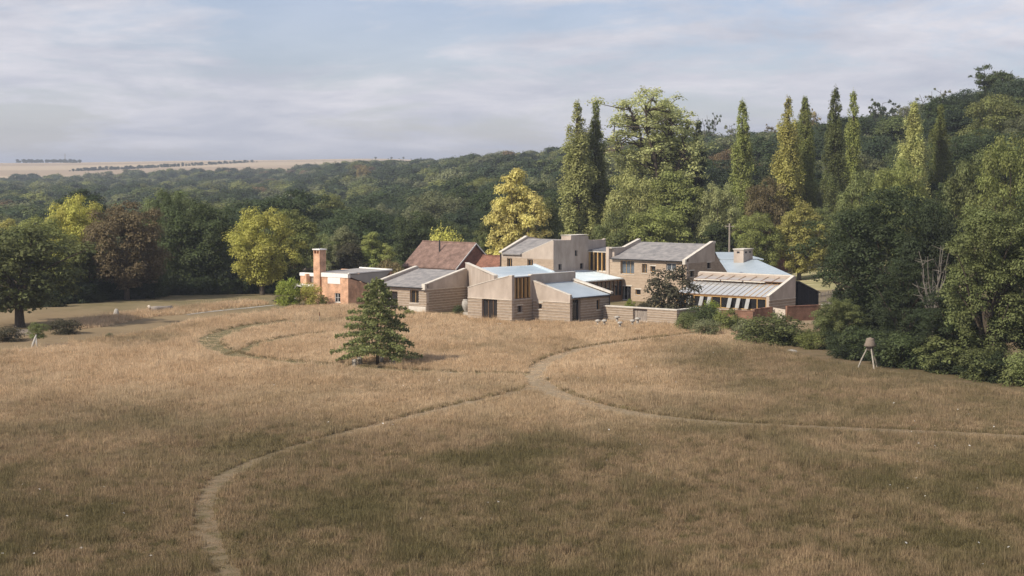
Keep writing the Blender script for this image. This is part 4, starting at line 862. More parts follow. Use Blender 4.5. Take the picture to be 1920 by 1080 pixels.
def proto_round(key, Hh, Rr, nl, size, seed, out=.68, up=.32, trunk=0.2, npuff=70, prad=0.26, squash=0.75, low=0.12, cone=0.0, gaps=0.0, bark='bark', wide=1.0, tr=0.028):
    """broad crown: clumps set over an uneven egg"""
    random.seed(seed); r = np.random.default_rng(seed); base = Hh * low; ch = Hh - base
    cen = []; rad = []
    for i in range(npuff):
        t = (i + 0.5) / npuff; hz = 1 - 2*t; ph = i * 2.39996 + r.uniform(-.4, .4); rr = math.sqrt(max(0, 1 - hz*hz))
        prof = 1 - cone * max(0, hz)
        q = r.uniform(0.60, 0.92) if r.uniform() > 0.28 else r.uniform(0.2, 0.6)
        lob = 1 + 0.17 * math.sin(3*ph + seed) * rr + 0.12 * r.normal()
        pr = Rr * prad * r.uniform(0.7, 1.3)
        x = (Rr - pr*.6) * rr * q * lob * prof * math.cos(ph) * wide; y = (Rr - pr*.6) * rr * q * lob * prof * math.sin(ph); z = base + ch/2 + (ch/2 - pr*squash*.8) * hz * (q + 0.08 if hz > 0 else max(q + .05, .93))
        if gaps and r.uniform() < gaps * max(0.2, hz + .3): continue
        cen.append((x, y, max(z, base*0.75 if base > 0 else pr*.2))); rad.append(pr)
    cen = np.array(cen); rad = np.array(rad); sq = np.full(len(rad), squash)
    me = leaf_mesh('crown_' + key, [leaves(cen, rad, sq, nl, size, r, out, up)])
    mb = MB(); th = base + ch*0.35; mb.tube([(0,0,-.5), (0,0,.3), (.05*Rr*.3, 0, th*.5), (0, .03*Rr, th)], [Hh*tr*1.5, Hh*tr*1.1, Hh*tr*.85, Hh*tr*.5], 9)
    for i in r.choice(len(rad), min(26, len(rad)), replace=False):
        z0 = random.uniform(max(.1, base*.8), max(.2, th)); limb(mb, (0, 0, z0), cen[i], Hh*tr*.38, Hh*tr*.08, 0.05, 5)
    PROTO[key] = (mb.mesh('trunk_' + key, M[bark], True), me, *extent(me))
def proto_poplar(key, Hh, Rr, nl, size, seed):
    random.seed(seed); r = np.random.default_rng(seed); cen = []; rad = []; sq = []
    for i in range(190):
        t = r.uniform(0.02, 1)**0.72; env = Rr * float(np.interp(t, [0, .1, .35, .62, .82, .93, 1], [.78, .95, 1, .84 + .1*math.sin(seed*2.1), .60, .36, .14]))
        env *= 1 + .2*math.sin(t*23+seed) * .6; ph = r.uniform(0, 6.28); q = r.uniform(.25, .82); pr = max(.34, env * r.uniform(.24, .4))
        cen.append((env*q*math.cos(ph), env*q*math.sin(ph), Hh*(.05 + .93*t))); rad.append(pr); sq.append(r.uniform(1.9, 3.6))
    cen = np.array(cen); rad = np.array(rad); sq = np.array(sq)
    me = leaf_mesh('crown_' + key, [leaves(cen, rad, sq, nl, size, r, 0.68, 0.2, .5)])
    mb = MB(); mb.tube([(0,0,-.5),(0,0,Hh*.3),(.1,0,Hh*.7),(0,0,Hh*.97)], [.5,.36,.16,.03], 8)
    for i in range(0, 190, 5): limb(mb, (0,0,max(.5, cen[i][2]-Rr*1.6)), cen[i] + np.array([0,0,rad[i]]), .09, .02, 0, 4, 3)
    PROTO[key] = (mb.mesh('trunk_' + key, M['bark'], True), me, *extent(me))
def proto_open(key, Hh, Rr, nl, size, seed, npuff=110, fork=0.3, prad=0.115, flat=False, bark='bark'):
    """tree whose limbs show: leaf clumps sit on the ends of forking branches"""
    random.seed(seed); r = np.random.default_rng(seed); mb = MB(); cen = []; rad = []
    mb.tube([(0,0,-.5),(0,0,Hh*fork*.5),(.1,.1,Hh*fork)], [Hh*.026, Hh*.02, Hh*.016], 8)
    nm = 9
    for i in range(nm):
        ph = i*2.4 + r.uniform(-.3,.3); tl = r.uniform(.25,.9) if not flat else r.uniform(.5, 1); z = Hh * (r.uniform(.62,.9) if not flat else r.uniform(.8,.93)); e = Vector((Rr*tl*.8*math.cos(ph), Rr*tl*.8*math.sin(ph), z - tl*Hh*.12))
        s_ = Vector((0,0,Hh*fork*r.uniform(.75,1.0))); limb(mb, s_, e, Hh*.011, Hh*.003, -.05, 6, 5)
        for j in range(npuff//nm):
            b = s_.lerp(e, r.uniform(.35, 1)); o = Vector(unit(1, r)[0]) * Rr * r.uniform(.12,.42); o.z = abs(o.z)*.7 if r.uniform() > .3 else o.z*.7
            if flat: o.z *= .3
            c = b + o; hr = math.hypot(c.x, c.y)
            if hr > Rr*.9: c.x *= Rr*.9/hr; c.y *= Rr*.9/hr
            limb(mb, b, c, Hh*.004, Hh*.0012, 0, 4, 3); cen.append(c); rad.append(Rr*prad*r.uniform(.6,1.35))
    cen = np.array([tuple(c) for c in cen]); rad = np.array(rad); sq = np.full(len(rad), .45 if flat else .85)
    me = leaf_mesh('crown_' + key, [leaves(cen, rad, sq, nl, size, r, .5, .3, .3)])
    PROTO[key] = (mb.mesh('trunk_' + key, M[bark], True), me, *extent(me))
def proto_pin(key, Hh, Rr, nl, size, seed):
    """young pin oak: tiers of long level branches that sweep out and droop"""
    random.seed(seed); r = np.random.default_rng(seed); mb = MB(); P = []
    mb.tube([(0,0,-.2),(0,0,Hh*.3),(.04,0,Hh*.7),(0,0,Hh)], [.13,.10,.05,.012], 8)
    for i in range(80):
        t = (i/80)**.95; z = Hh*(.135 + .855*t); L_ = Rr*(1 - t)**.66*r.uniform(.72,1.12) + .1; ph = i*2.39996 + r.uniform(-.3,.3); rise = .42*t - .08 - .12*r.uniform()
        d = Vector((math.cos(ph), math.sin(ph), rise)); a = Vector((0,0,z)); e = a + d*L_; e.z -= .10*L_
        limb(mb, a, e, .028*(1-t)+.008, .004, .03, 4, 4)
        m_ = int(nl/80*(.35 + 1.3*(1-t)))
        for _ in range(m_):
            q = r.uniform(.12,1)**.75; c = a.lerp(e, q); c.z += .03*L_*4*q*(1-q); side = Vector((-d.y, d.x, 0)); c += side*r.normal()*.2*L_*(1.15-q)*1.1; c.z += r.normal()*.085 - .04
            P.append(tuple(c))
    P = np.array(P); n = len(P); nr = unit(n, r)*.75 + np.array([0,0,.6]); nr /= np.linalg.norm(nr, axis=1, keepdims=True)
    A = np.cross(nr, unit(n, r)); A /= np.linalg.norm(A, axis=1, keepdims=True)+1e-9; B = np.cross(nr, A); s_ = size*r.uniform(.6,1.4,(n,1))
    PROTO[key] = (mb.mesh('trunk_' + key, M['bark'], True), leaf_mesh('crown_' + key, [(P, A*s_*.5, B*s_*.35, nr*s_*.08)]), Hh, Rr)
proto_round('oak_a', 12, 6, 24000, 0.28, 11, npuff=120, prad=.2, low=.04)
proto_round('oak_b', 12, 6, 24000, 0.28, 12, npuff=105, prad=.22, low=.03)
proto_round('oak_c', 12, 5, 22000, 0.28, 13, npuff=110, prad=.2, cone=.25, low=.02)
proto_round('egg', 12, 4.2, 22000, 0.26, 14, npuff=115, prad=.2, cone=.45, low=.07)
proto_round('loose', 11, 5.5, 13000, 0.34, 15, npuff=120, prad=.19, gaps=.2, low=.07, tr=.034)
proto_round('bush_a', 3, 2.2, 5000, 0.17, 16, npuff=60, prad=.26, low=-.3)
proto_round('bush_b', 3, 2.4, 4200, 0.17, 17, npuff=45, prad=.3, low=-.3, squash=.9)
proto_round('bush_c', 3, 2.0, 5200, 0.16, 18, npuff=50, prad=.24, low=-.25, gaps=.15)
for i in range(5): proto_poplar('poplar_%d' % i, 27, 2.6, 25000, 0.265, 21+i)
proto_open('open_a', 24, 7.5, 27000, 0.235, 31, npuff=330, fork=.34, prad=.108)
proto_open('open_b', 14, 5, 2600, 0.38, 32, npuff=70, fork=.4, prad=.12)
proto_open('open_c', 14, 5, 2000, 0.34, 33, npuff=60, fork=.35, prad=.10)
proto_open('pine', 14, 6, 7000, 0.34, 34, npuff=90, fork=.55, prad=.17, flat=True)
proto_pin('pin', 7.2, 3.6, 15000, 0.185, 41)
proto_round('tall_a', 14, 4.6, 34000, 0.2, 43, npuff=190, prad=.19, low=.03); proto_round('tall_b', 14, 4.4, 30000, 0.2, 44, npuff=170, prad=.2, low=.02, cone=.15); proto_round('big', 14, 6.6, 40000, 0.23, 45, npuff=210, prad=.17, low=.03)
proto_round('far_a', 12, 6, 4200, 0.62, 51, npuff=34, prad=.33, out=.75, up=.3); proto_round('far_b', 12, 6, 4200, 0.62, 52, npuff=28, prad=.36, out=.75, up=.3); proto_round('far_c', 12, 5, 4000, 0.62, 53, npuff=30, prad=.34, cone=.2, out=.75, up=.3)
random.seed(99)
def joined(key, leafkey):                   # one mesh for distant trees: crown and trunk
    t, c, Hh, Rr = PROTO[key]; bm = bmesh.new(); bm.from_mesh(c); k = len(bm.faces); bm.from_mesh(t); bm.faces.ensure_lookup_table()
    for f in bm.faces[k:]: f.material_index = 1
    me = bpy.data.meshes.new('tree_' + key); bm.to_mesh(me); bm.free(); me.materials.append(LEAF[leafkey]); me.materials.append(M['bark']); return me
def setmat(o, m):
    o.material_slots[0].link = 'OBJECT'; o.material_slots[0].material = m
def tree(name, key, px, Y, top, width, leaf, label, cat='tree', group=None, zb=None, rz=None, trunk=True, lift=0.0):
    """tree standing at distance Y, crown tip at pixel row top, crown about width pixels across"""
    zt_, x = zat(px, top, Y); zb = tz(x, Y) if zb is None else zb; tm, cm, Hh, Rr = PROTO[key]
    o = empty(name, (x, Y, zb), random.uniform(0, 6.28) if rz is None else rz, label, cat, group)
    sx = width / pxm(Y) / (2 * Rr); sz = (zt_ - zb) / Hh; o.scale = (sx, sx, sz)
    c = link('crown', cm, o); setmat(c, LEAF[leaf])
    if trunk: link('trunk', tm, o)
    return o
# the young tree in the meadow
tree('pin_oak', 'pin', 707, PIN.y, 522, 176, 'pin', 'young conical green tree standing alone in the meadow', rz=0.6, zb=0)
# trees along the left of the paddock
def ybase(py): return gp(960, py).y
L_ = [('broadleaf_tree','loose',34,192,426,245,'mid','spreading green tree at the left edge above the bench'),
 ('broadleaf_tree','oak_b',75,226,408,150,'olive','olive tree just behind the spreading tree at the left edge'),
 ('broadleaf_tree','oak_a',140,246,368,120,'lime','tall yellow-green tree left of the copper brown tree'),
 ('broadleaf_tree','oak_c',20,252,412,110,'gold','yellowing tree partly behind the spreading tree at the left edge'),
 ('broadleaf_tree','oak_c',165,232,455,85,'mid','mid green tree in front of the copper brown tree'),
 ('copper_tree','oak_a',235,231,381,158,'copper','copper brown tree at the edge of the paddock'),
 ('broadleaf_tree','oak_b',320,262,362,100,'dark','dark green tree rising behind the copper brown tree'),
 ('broadleaf_tree','oak_a',370,246,376,160,'dark','large dark green tree between the copper and the lime yellow trees'),
 ('lime_tree','oak_b',490,240,391,138,'lime','bright lime yellow tree left of the brick chimney'),
 ('lime_tree','oak_c',548,250,394,110,'olive','olive green tree leaning into the bright lime yellow tree'),
 ('broadleaf_tree','oak_c',285,236,470,70,'dark','small dark tree in the shade beside the copper brown tree'),
  ('broadleaf_tree','egg',105,228,492,80,'dark','dark young tree behind the spreading tree at the left edge'),
 ('broadleaf_tree','oak_b',600,268,440,90,'mid','green tree behind the brick chimney'),
 ('broadleaf_tree','oak_c',648,262,425,80,'grey','grey green tree right of the brick chimney'),
 ('conifer_tree','egg',700,258,436,75,'olive','olive tree behind the lead roof of the brick cottage'),
 ('broadleaf_tree','oak_c',655,256,456,70,'purple','dull brown-green tree directly behind the brick cottage'),
 ('broadleaf_tree','bush_a',728,240,486,66,'rust','rust tinged bush between the brick cottage and the left wing'),
 ('broadleaf_tree','oak_a',790,292,398,120,'dark','dark green tree behind the tiled house'),
 ('broadleaf_tree','bush_b',835,282,424,74,'lime','small lime green tree behind the flue of the tiled house'),
 ('broadleaf_tree','egg',905,268,418,60,'mid','green tree on the left side of the golden tree'),
 ('golden_tree','egg',968,264,318,118,'yellow','golden yellow autumn tree behind the rear block'),
 ('broadleaf_tree','oak_c',1022,272,372,80,'mid','green tree between the golden tree and the poplars')]
for a in L_: tree(*a)
P_ = [(0,1083,288,194,76,'poplar','tall lit poplar, the left one of the pair behind the rear block'),
 (1,1117,291,194,60,'olive','tall dark poplar, the right one of the pair behind the rear block'),
 (2,1310,300,228,46,'dark','dark narrow poplar at the right side of the large open tree'),
 (3,1393,292,192,58,'olive','poplar standing alone above the square stack'),
 (0,1478,287,186,66,'gold','golden tinged poplar, left of a close pair'),
 (4,1510,293,184,54,'olive','olive poplar, right of a close pair'),
 (3,1566,284,168,58,'mid','tallest dark green poplar above the dark tree'),
 (2,1600,292,175,52,'olive','olive poplar just right of the tallest dark poplar'),
 (4,1714,283,194,66,'poplar','yellowish poplar on the right below the wooded hill'),
 (1,1764,288,198,56,'olive','dark poplar nearest the wooded hill on the right')]
for i, px_, Y, tp, w_, lf, lb in P_: tree('poplar_tree', 'poplar_%d' % i, px_, Y, tp, w_*.95, lf, lb, group='poplars behind the house')
tree('large_open_tree', 'open_a', 1242, 296, 168, 198, 'pale', 'largest pale green open crowned tree with limbs showing behind the house', rz=1.0)
N_ = [('oak_a',1185,283,318,120,'poplar','pale green tree below the left of the large open tree'),
 ('oak_c',1268,279,322,130,'olive','olive tree below the right of the large open tree'),
 ('oak_b',1165,274,395,110,'mid','rounded green tree right above the link window'),
 ('oak_a',1235,272,388,140,'olive','wide olive tree right above the slate roof of the two storey block'),
 ('oak_b',1350,276,345,95,'pale','pale cream-green tree left of the lone poplar'),
 ('oak_c',1345,270,418,80,'dark','dark tree behind the zinc roof'),
 ('oak_a',1440,282,335,95,'rust','rust tinged tree between two poplars'),
 ('oak_b',1425,262,400,90,'olive','olive tree behind the distant brick cottage'),
 ('egg',1395,272,405,60,'olive','small olive tree at the foot of the lone poplar'),
 ('oak_c',1500,262,380,95,'gold','golden green tree below the close pair of poplars'),
 ('oak_c',1545,278,390,80,'mid','green tree left of the large dark tree'),
 ('oak_a',1690,262,300,120,'olive','olive green tree around the foot of the yellowish poplar'),
 ('oak_b',1620,268,322,110,'mid','green tree behind the large dark tree'),
 ('oak_a',1835,236,284,125,'mid','fresh green tree below the wooded hill at the right'),
 ('oak_b',1895,222,256,140,'olive','olive tree at the right edge below the wooded hill'),
 ('oak_c',1770,240,345,90,'dark','dark tree between the fresh green tree and the large dark tree'),
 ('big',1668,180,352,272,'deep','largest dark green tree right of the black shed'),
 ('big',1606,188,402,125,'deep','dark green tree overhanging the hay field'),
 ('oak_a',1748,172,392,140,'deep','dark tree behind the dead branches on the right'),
 ('tall_a',1858,148,376,190,'mid','lit mid green tree at the right edge beside the meadow'),
 ('tall_b',1950,150,350,170,'dark','green tree cut off by the right edge'),
 ('tall_a',1700,166,480,120,'deep','shaded green tree behind the tripod hive'),
 ('oak_b',1575,172,560,100,'mid','low leafy tree left of the tripod hive'),
 ('tall_a',1800,152,540,170,'deep','shaded tree low at the right behind the meadow edge')]
for k_, px_, Y, tp, w_, lf, lb in N_: tree('broadleaf_tree', k_, px_, Y, tp, w_, lf, lb)
# trees on the skyline of the hill
S_ = [('pine',1862,415,121,82,'dark','flat topped dark pine at the highest point of the hill'),
 ('open_b',1640,520,186,52,'dark','thin crowned skyline tree, leftmost of the group right of the poplars'),
 ('open_c',1672,515,190,50,'blue','thin crowned skyline tree, middle of the group right of the poplars'),
 ('open_b',1700,505,196,44,'grey','bare-looking skyline tree above the yellowish poplar'),
 ('open_c',1752,480,166,60,'grey','thin grey skyline tree between the last poplar and the pine'),
 ('open_b',1526,560,204,42,'rust','thin russet skyline tree behind the olive poplar of the close pair'),
 ('open_b',1442,620,233,34,'rust','small russet skyline tree between two poplars'),
 ('open_c',1334,640,212,38,'dark','dark skyline tree just right of the large open tree'),
 ('open_c',1375,660,232,40,'grey','thin skyline tree left of the lone poplar'),
 ('oak_b',1890,400,150,90,'blue','dark broad tree beside the pine on the hilltop')]
for k_, px_, Y, tp, w_, lf, lb in S_: tree('skyline_tree', k_, px_, Y, tp, w_, lf, lb)
# dead branching tree on the right
tm, cm, Hh, Rr = PROTO['open_c']
zt_, x_ = zat(1752, 455, 158); o = empty('dead_tree', (x_, 158, 0), 1.0, 'dead tree with bare grey branches in front of the dark trees on the right', 'tree'); o.scale = (.62, .62, zt_/Hh)
c = link('branches', tm, o); setmat(c, M['deadwood'])

# shrubs
B_ = [('courtyard_tree','bush_c',1252,204,500,108,'purple','dark purple-brown small tree behind the garden wall'),
 ('shrub','bush_a',1452,173,588,130,'mid','large rounded green shrub in front of the brown brick wall'),
 ('shrub','bush_b',1520,169,622,70,'olive','olive shrub at the meadow edge right of the large rounded shrub'),
 ('shrub','bush_c',1405,176,598,60,'grey','grey green shrub left of the large rounded shrub'),
 ('shrub','bush_a',1320,192,570,70,'dark','dark shrub below the left end of the glasshouse'),
 ('shrub','bush_b',1287,187,584,46,'mid','green shrub at the end of the garden wall'),
 ('shrub','bush_c',1360,186,579,60,'olive','olive shrub in front of the low brick wall'),
 ('shrub','bush_b',1325,182,598,60,'grey','low grey green flowering shrub where the path meets the shrubs'),
 ('shrub','bush_b',1335,197,562,36,'vivid','small bright green plant in front of the tilted panes'),
 ('shrub','bush_a',1545,181,588,44,'dark','dark shrub right of the brown brick wall'),
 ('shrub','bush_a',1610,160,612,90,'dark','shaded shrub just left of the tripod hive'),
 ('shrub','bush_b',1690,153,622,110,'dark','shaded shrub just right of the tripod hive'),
 ('shrub','bush_c',1775,149,632,110,'mid','shrub along the shaded meadow edge right of the tripod hive'),
 ('shrub','bush_a',1850,144,648,120,'mid','shrub at the meadow edge below the lit green tree'),
 ('shrub','bush_b',1925,140,655,110,'mid','shrub at the right edge of the meadow'),
 ('shrub','bush_a',543,222,522,62,'vivid','bright green climber bush left of the porch of the brick cottage'),
 ('shrub','bush_b',582,222,529,46,'lime','yellow-green climber bush on the porch of the brick cottage'),
 ('shrub','bush_c',606,222,552,20,'olive','small leafy plant at the foot of the brick chimney'),
 ('shrub','bush_a',70,170,604,44,'mid','small round green bush on a forked white post'),
 ('shrub','bush_b',122,184,598,75,'purple','low dark bramble bush at the end of the rough grass bank'),
 ('shrub','bush_b',14,176,612,70,'purple','dark low bush beside the bench at the left edge'),
 ('shrub','bush_c',180,228,560,40,'purple','dark undergrowth at the foot of the copper brown tree'),
 ('shrub','bush_c',525,226,554,30,'purple','low dull bush on the paddock left of the bright green climber'),
 ('shrub','bush_b',860,207,571,22,'dark','dark shrub in the corner between the left wing and the front wing'),
 ('shrub','bush_c',1180,203,561,30,'vivid','small yellow-green plant behind the garden wall'),
 ('shrub','bush_b',1206,200,566,36,'purple','dull plant behind the garden wall left of the dark small tree'),
 ('shrub','bush_c',765,206,580,26,'olive','low plant at the foot of the left wing'),
 ('shrub','bush_a',205,178,624,17,'grey','tiny isolated bush on the mown strip at the left')]
for nm, k_, px_, Y, tp, w_, lf, lb in B_: tree(nm, k_, px_, Y, tp, w_, lf, lb, cat='tree' if 'tree' in nm else 'shrub', zb=0.9 if 'forked' in lb else None, trunk='forked' not in lb)

# tangled undergrowth in the shade of the tree belts
def understory(name, pix, n, s0, s1, spread, leaf, label, sd):
    r = np.random.default_rng(sd); L0 = [gp(*q) for q in pix]; pts = []; pr = []
    for k in ('bush_a', 'bush_b', 'bush_c'):
        m_ = PROTO[k][1].copy(); m_.materials.clear(); m_.materials.append(LEAF[leaf]); pr.append(m_)
    for _ in range(n):
        t = r.uniform(0, len(L0)-1.001); i = int(t); p = L0[i].lerp(L0[i+1], t-i); d = abs(r.normal()) * spread; x, y = p.x + p.x/p.y*d + r.normal()*.6, p.y + d; pts.append((x, y, tz(x, y) - .1))
    s = r.uniform(s0, s1, n)
    scatter(name, pts, pr, r.integers(0, 3, n), np.stack([np.zeros(n), np.zeros(n), r.uniform(0, 6.28, n)], 1), np.stack([s*1.1, s*1.1, s*r.uniform(.7, 1.2, n)], 1), label, 'undergrowth')
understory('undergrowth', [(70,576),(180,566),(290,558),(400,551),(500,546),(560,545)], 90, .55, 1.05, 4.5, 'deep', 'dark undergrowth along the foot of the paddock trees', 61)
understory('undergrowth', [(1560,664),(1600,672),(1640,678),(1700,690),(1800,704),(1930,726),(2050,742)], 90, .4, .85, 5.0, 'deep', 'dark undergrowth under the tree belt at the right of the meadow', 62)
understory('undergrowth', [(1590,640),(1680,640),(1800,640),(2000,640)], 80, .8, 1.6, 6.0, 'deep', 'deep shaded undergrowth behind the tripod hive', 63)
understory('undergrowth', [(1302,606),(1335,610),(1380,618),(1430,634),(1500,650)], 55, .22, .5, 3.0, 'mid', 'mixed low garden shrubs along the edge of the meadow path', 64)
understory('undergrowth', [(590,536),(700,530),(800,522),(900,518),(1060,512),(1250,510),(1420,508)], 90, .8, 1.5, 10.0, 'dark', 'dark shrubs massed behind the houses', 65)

# ------------------------------------------------------------------ the wood on the valley floor and the hillside
def wood_points():
    pts = []; Y = 262.0; r = np.random.default_rng(5)
    while Y < 1900:
        sp = 14.5 if Y < 700 else 15.5 if Y < 1100 else 17; hw = Y * .40 + 20; x = -hw + r.uniform(0, sp)
        while x < hw:
            xx = x + r.normal()*sp*.3; yy = Y + r.normal()*sp*.3; u = 960 + F*xx/yy
            near = 300 if u < 700 else 305 if u < 1500 else 285
            if u > 1000 and yy > 1250 - 500*min(1, (u-1000)/800) : pass
            elif yy > near: pts.append((xx, yy))
            x += sp
        Y += sp * .9
    return np.array(pts)
wp = wood_points(); wz = terrain(wp[:,0], wp[:,1]); wu = 960 + F*wp[:,0]/wp[:,1]
wr = np.random.default_rng(8)
hgt = wr.uniform(9, 18.5, len(wp)); wid = hgt/12 * wr.uniform(.95, 1.4, len(wp))
kinds = ['far_a', 'far_b', 'far_c']; FL = ['wood_dark', 'wood_blue', 'wood_mid', 'wood_grey', 'wood_olive', 'wood_rust']; FP = [.34, .26, .13, .17, .08, .02]
leafi = wr.choice(6, len(wp), p=FP)
# clumps of one species
for i, (x_, y_) in enumerate(wp):
    v = mnoise.noise((x_*.022, y_*.016, 4.2))
    if v > .32 and wr.uniform() < .7: leafi[i] = 4 if mnoise.noise((x_*.01, y_*.01, 9)) > 0 else 3
    elif v < -.25 and wr.uniform() < .7: leafi[i] = 0
inview = (wu > -15) & (wu < 1935)
order = np.argsort(wp[:,1]); near_ids = [i for i in order if inview[i]][:290]; nearset = set(near_ids)
FM = {(k_, f_): joined(k_, f_) for k_ in kinds for f_ in FL}
NEARM = {'far_a': 'oak_a', 'far_b': 'oak_b', 'far_c': 'oak_c'}
MARKS = [(30,'spreading tree at the left edge'),(135,'yellow-green tree'),(235,'copper brown tree'),(330,'gap right of the copper tree'),(400,'large dark paddock tree'),(490,'lime yellow tree'),(560,'porch of the brick cottage'),(620,'brick chimney'),(690,'lead roof of the cottage'),
         (750,'left wing'),(835,'tiled house'),(905,'small red roof'),(968,'golden tree'),(1030,'gap right of the golden tree'),(1090,'pair of poplars'),(1165,'left side of the large open tree'),(1240,'large open tree'),(1320,'dark narrow poplar'),(1393,'lone poplar'),
         (1440,'rust tinged tree'),(1490,'close pair of poplars'),(1580,'two tall dark poplars'),(1655,'largest dark tree'),(1714,'yellowish poplar'),(1764,'last poplar'),(1830,'fresh green tree'),(1895,'right edge of the picture')]
COLR = {'wood_dark': 'dark green', 'wood_blue': 'deep bottle green', 'wood_mid': 'mid green', 'wood_grey': 'grey green', 'wood_olive': 'olive green', 'wood_rust': 'russet'}
rank = {}; ORD = 'nearest second third fourth fifth sixth seventh eighth ninth tenth eleventh twelfth thirteenth fourteenth fifteenth sixteenth seventeenth eighteenth nineteenth twentieth'.split() + ['farther'] * 30
def wood_label(u, lf, Y):
    m_ = min(MARKS, key=lambda q: abs(q[0] - u))[1]; rank[m_] = rank.get(m_, 0) + 1
    return '%s tree beyond the %s, %s in line' % (COLR[lf], m_, ORD[rank[m_]-1])
NM = {}
for i in near_ids:
    k_ = kinds[i % 3]; lf = FL[leafi[i]]; key = (NEARM[k_], lf)
    if key not in NM: NM[key] = joined(*key)
    lb = wood_label(wu[i], lf, wp[i,1]); o = link('wood_tree', NM[key]); o.location = (wp[i,0], wp[i,1], wz[i]); w_ = wid[i]; o.scale = (w_, w_, hgt[i]/12); o.rotation_euler = (0,0,random.uniform(0,6.28)); tag(o, lb, 'tree', 'trees in the front of the wood')
rest = [i for i in range(len(wp)) if i not in nearset]
fk = sorted(FM); idx = {k_: i for i, k_ in enumerate(fk)}
scatter('far_woodland', np.stack([wp[rest,0], wp[rest,1], wz[rest]-.5], 1), [FM[k_] for k_ in fk], [idx[(kinds[i % 3], FL[leafi[i]])] for i in rest],
        np.stack([np.zeros(len(rest)), np.zeros(len(rest)), wr.uniform(0,6.28,len(rest))], 1), np.stack([wid[rest], wid[rest], hgt[rest]/12], 1), 'dark green wood filling the valley and rising to the far ridge', 'wood')
o = tree('autumn_tree', 'oak_b', 683, 1000, 311, 38, 'rust', 'pale orange autumn tree in the far wood left of the golden tree')
# hedgerows and copse on the distant downs
def hedge(name, pix, n, s0, s1, label, sd):
    r = np.random.default_rng(sd); H_ = [hit(*q) for q in pix]; H_ = [h for h in H_ if h]; pts = []; sc = []
    for _ in range(n):
        t = r.uniform(0, len(H_)-1.001); i = int(t); p = H_[i].lerp(H_[i+1], t-i); s = r.uniform(s0, s1) if r.uniform() < .3 else r.uniform(s0*.4, s0*.8); pts.append((p.x + r.normal()*4, p.y + r.normal()*12, tz(p.x, p.y)-.5)); sc.append((s, s, s*.85))
    return scatter(name, pts, [FM[('far_a','wood_blue')], FM[('far_b','wood_dark')], FM[('far_c','wood_blue')]], r.integers(0,3,n), np.stack([np.zeros(n), np.zeros(n), r.uniform(0,6.28,n)],1), sc, label, 'hedge')
hedge('hedgerow', [(140,321),(190,319),(250,316.5),(320,313),(400,308.5),(478,304)], 520, .30, .62, 'dark hedgerow with trees crossing the pale distant fields', 1)
hedge('copse', [(38,305),(70,304.5),(110,304.5),(146,306)], 150, .5, .85, 'low dark copse on the far skyline beside the mast', 2)
hedge('hedgerow', [(700,299),(740,298.5),(790,297.5)], 9, .4, .6, 'few small trees on the far pale skyline field', 3)
# ------------------------------------------------------------------ small things in the meadow
mp_ = hit(122, 304.5) or Vector((-880, 3500, 24)); zt_, xx = zat(122, 288, mp_.y)
ms_ = empty('radio_mast', (mp_.x, mp_.y, tz(mp_.x, mp_.y)), 0, 'thin lattice mast on the far left skyline', 'mast'); hh = max(15, zt_ - tz(mp_.x, mp_.y))
q = MB()
for a in range(3): q.tube([(.9*math.cos(a*2.09), .9*math.sin(a*2.09), 0), (.35*math.cos(a*2.09), .35*math.sin(a*2.09), hh)], [.3, .2], 5)
q.build('mast_legs', M['greytimber'], ms_)
q = MB()
for i in range(12):
    for a in range(3):
        z0 = hh*i/12; q.tube([(.8*math.cos(a*2.09), .8*math.sin(a*2.09), z0), (.75*math.cos((a+1)*2.09), .75*math.sin((a+1)*2.09), z0 + hh/12)], [.1,.1], 4)
q.build('bracing', M['greytimber'], ms_)
# hive on three splayed legs
tv = gp(1631, 690); tr_ = empty('tripod_hive', tv, 0.35, 'thatched hive on three pale splayed wooden legs at the meadow edge', 'hive')
for a in range(3):
    t = a*2.094 + .35; c_, s_ = math.cos(t), math.sin(t)
    MB().tube([(1.0*c_, 1.0*s_, -.05), (.68*c_, .68*s_, .75), (.34*c_, .34*s_, 1.45), (.22*c_, .22*s_, 1.85)], [.07,.07,.06,.05], 7).build('leg', M['palebark'], tr_)
MB().lathe([(.05,1.42),(.18,1.5),(.30,1.72),(.36,1.9)], 14).build('hive_basket', M['thatch'], tr_, True)
hr = MB().lathe([(.50,1.84),(.54,1.9),(.42,2.15),(.34,2.45),(.31,2.52),(.08,2.57),(.03,2.62)], 16).build('hive_roof', M['thatch'], tr_, True)
# log stools round the young tree
for px_, py_, h_, r_, lb in ((664.5,687,.62,.20,'pale log stool, leftmost under the young tree'), (674.5,682,.58,.22,'log stool just behind the leftmost one under the young tree'),
                      (715.5,679,.5,.18,'log stool just behind the trunk of the young tree'), (738,684.5,.6,.15,'log stool right of the trunk of the young tree'), (733,681,.5,.13,'thin log stool, furthest right pair under the young tree')):
    c = gp(px_, py_); o = empty('log_stool', c, random.uniform(0,6), lb, 'stool', 'log stools under the young tree')
    MB().lathe([(r_*1.12,-.05),(r_*1.03,.12),(r_,h_*.6),(r_*1.04,h_)], 12).build('log', M['palebark'], o, True); MB().lathe([(r_*.95,h_+.001),(r_*.93,h_+.012)], 12).build('cut_face', M['strip'], o)
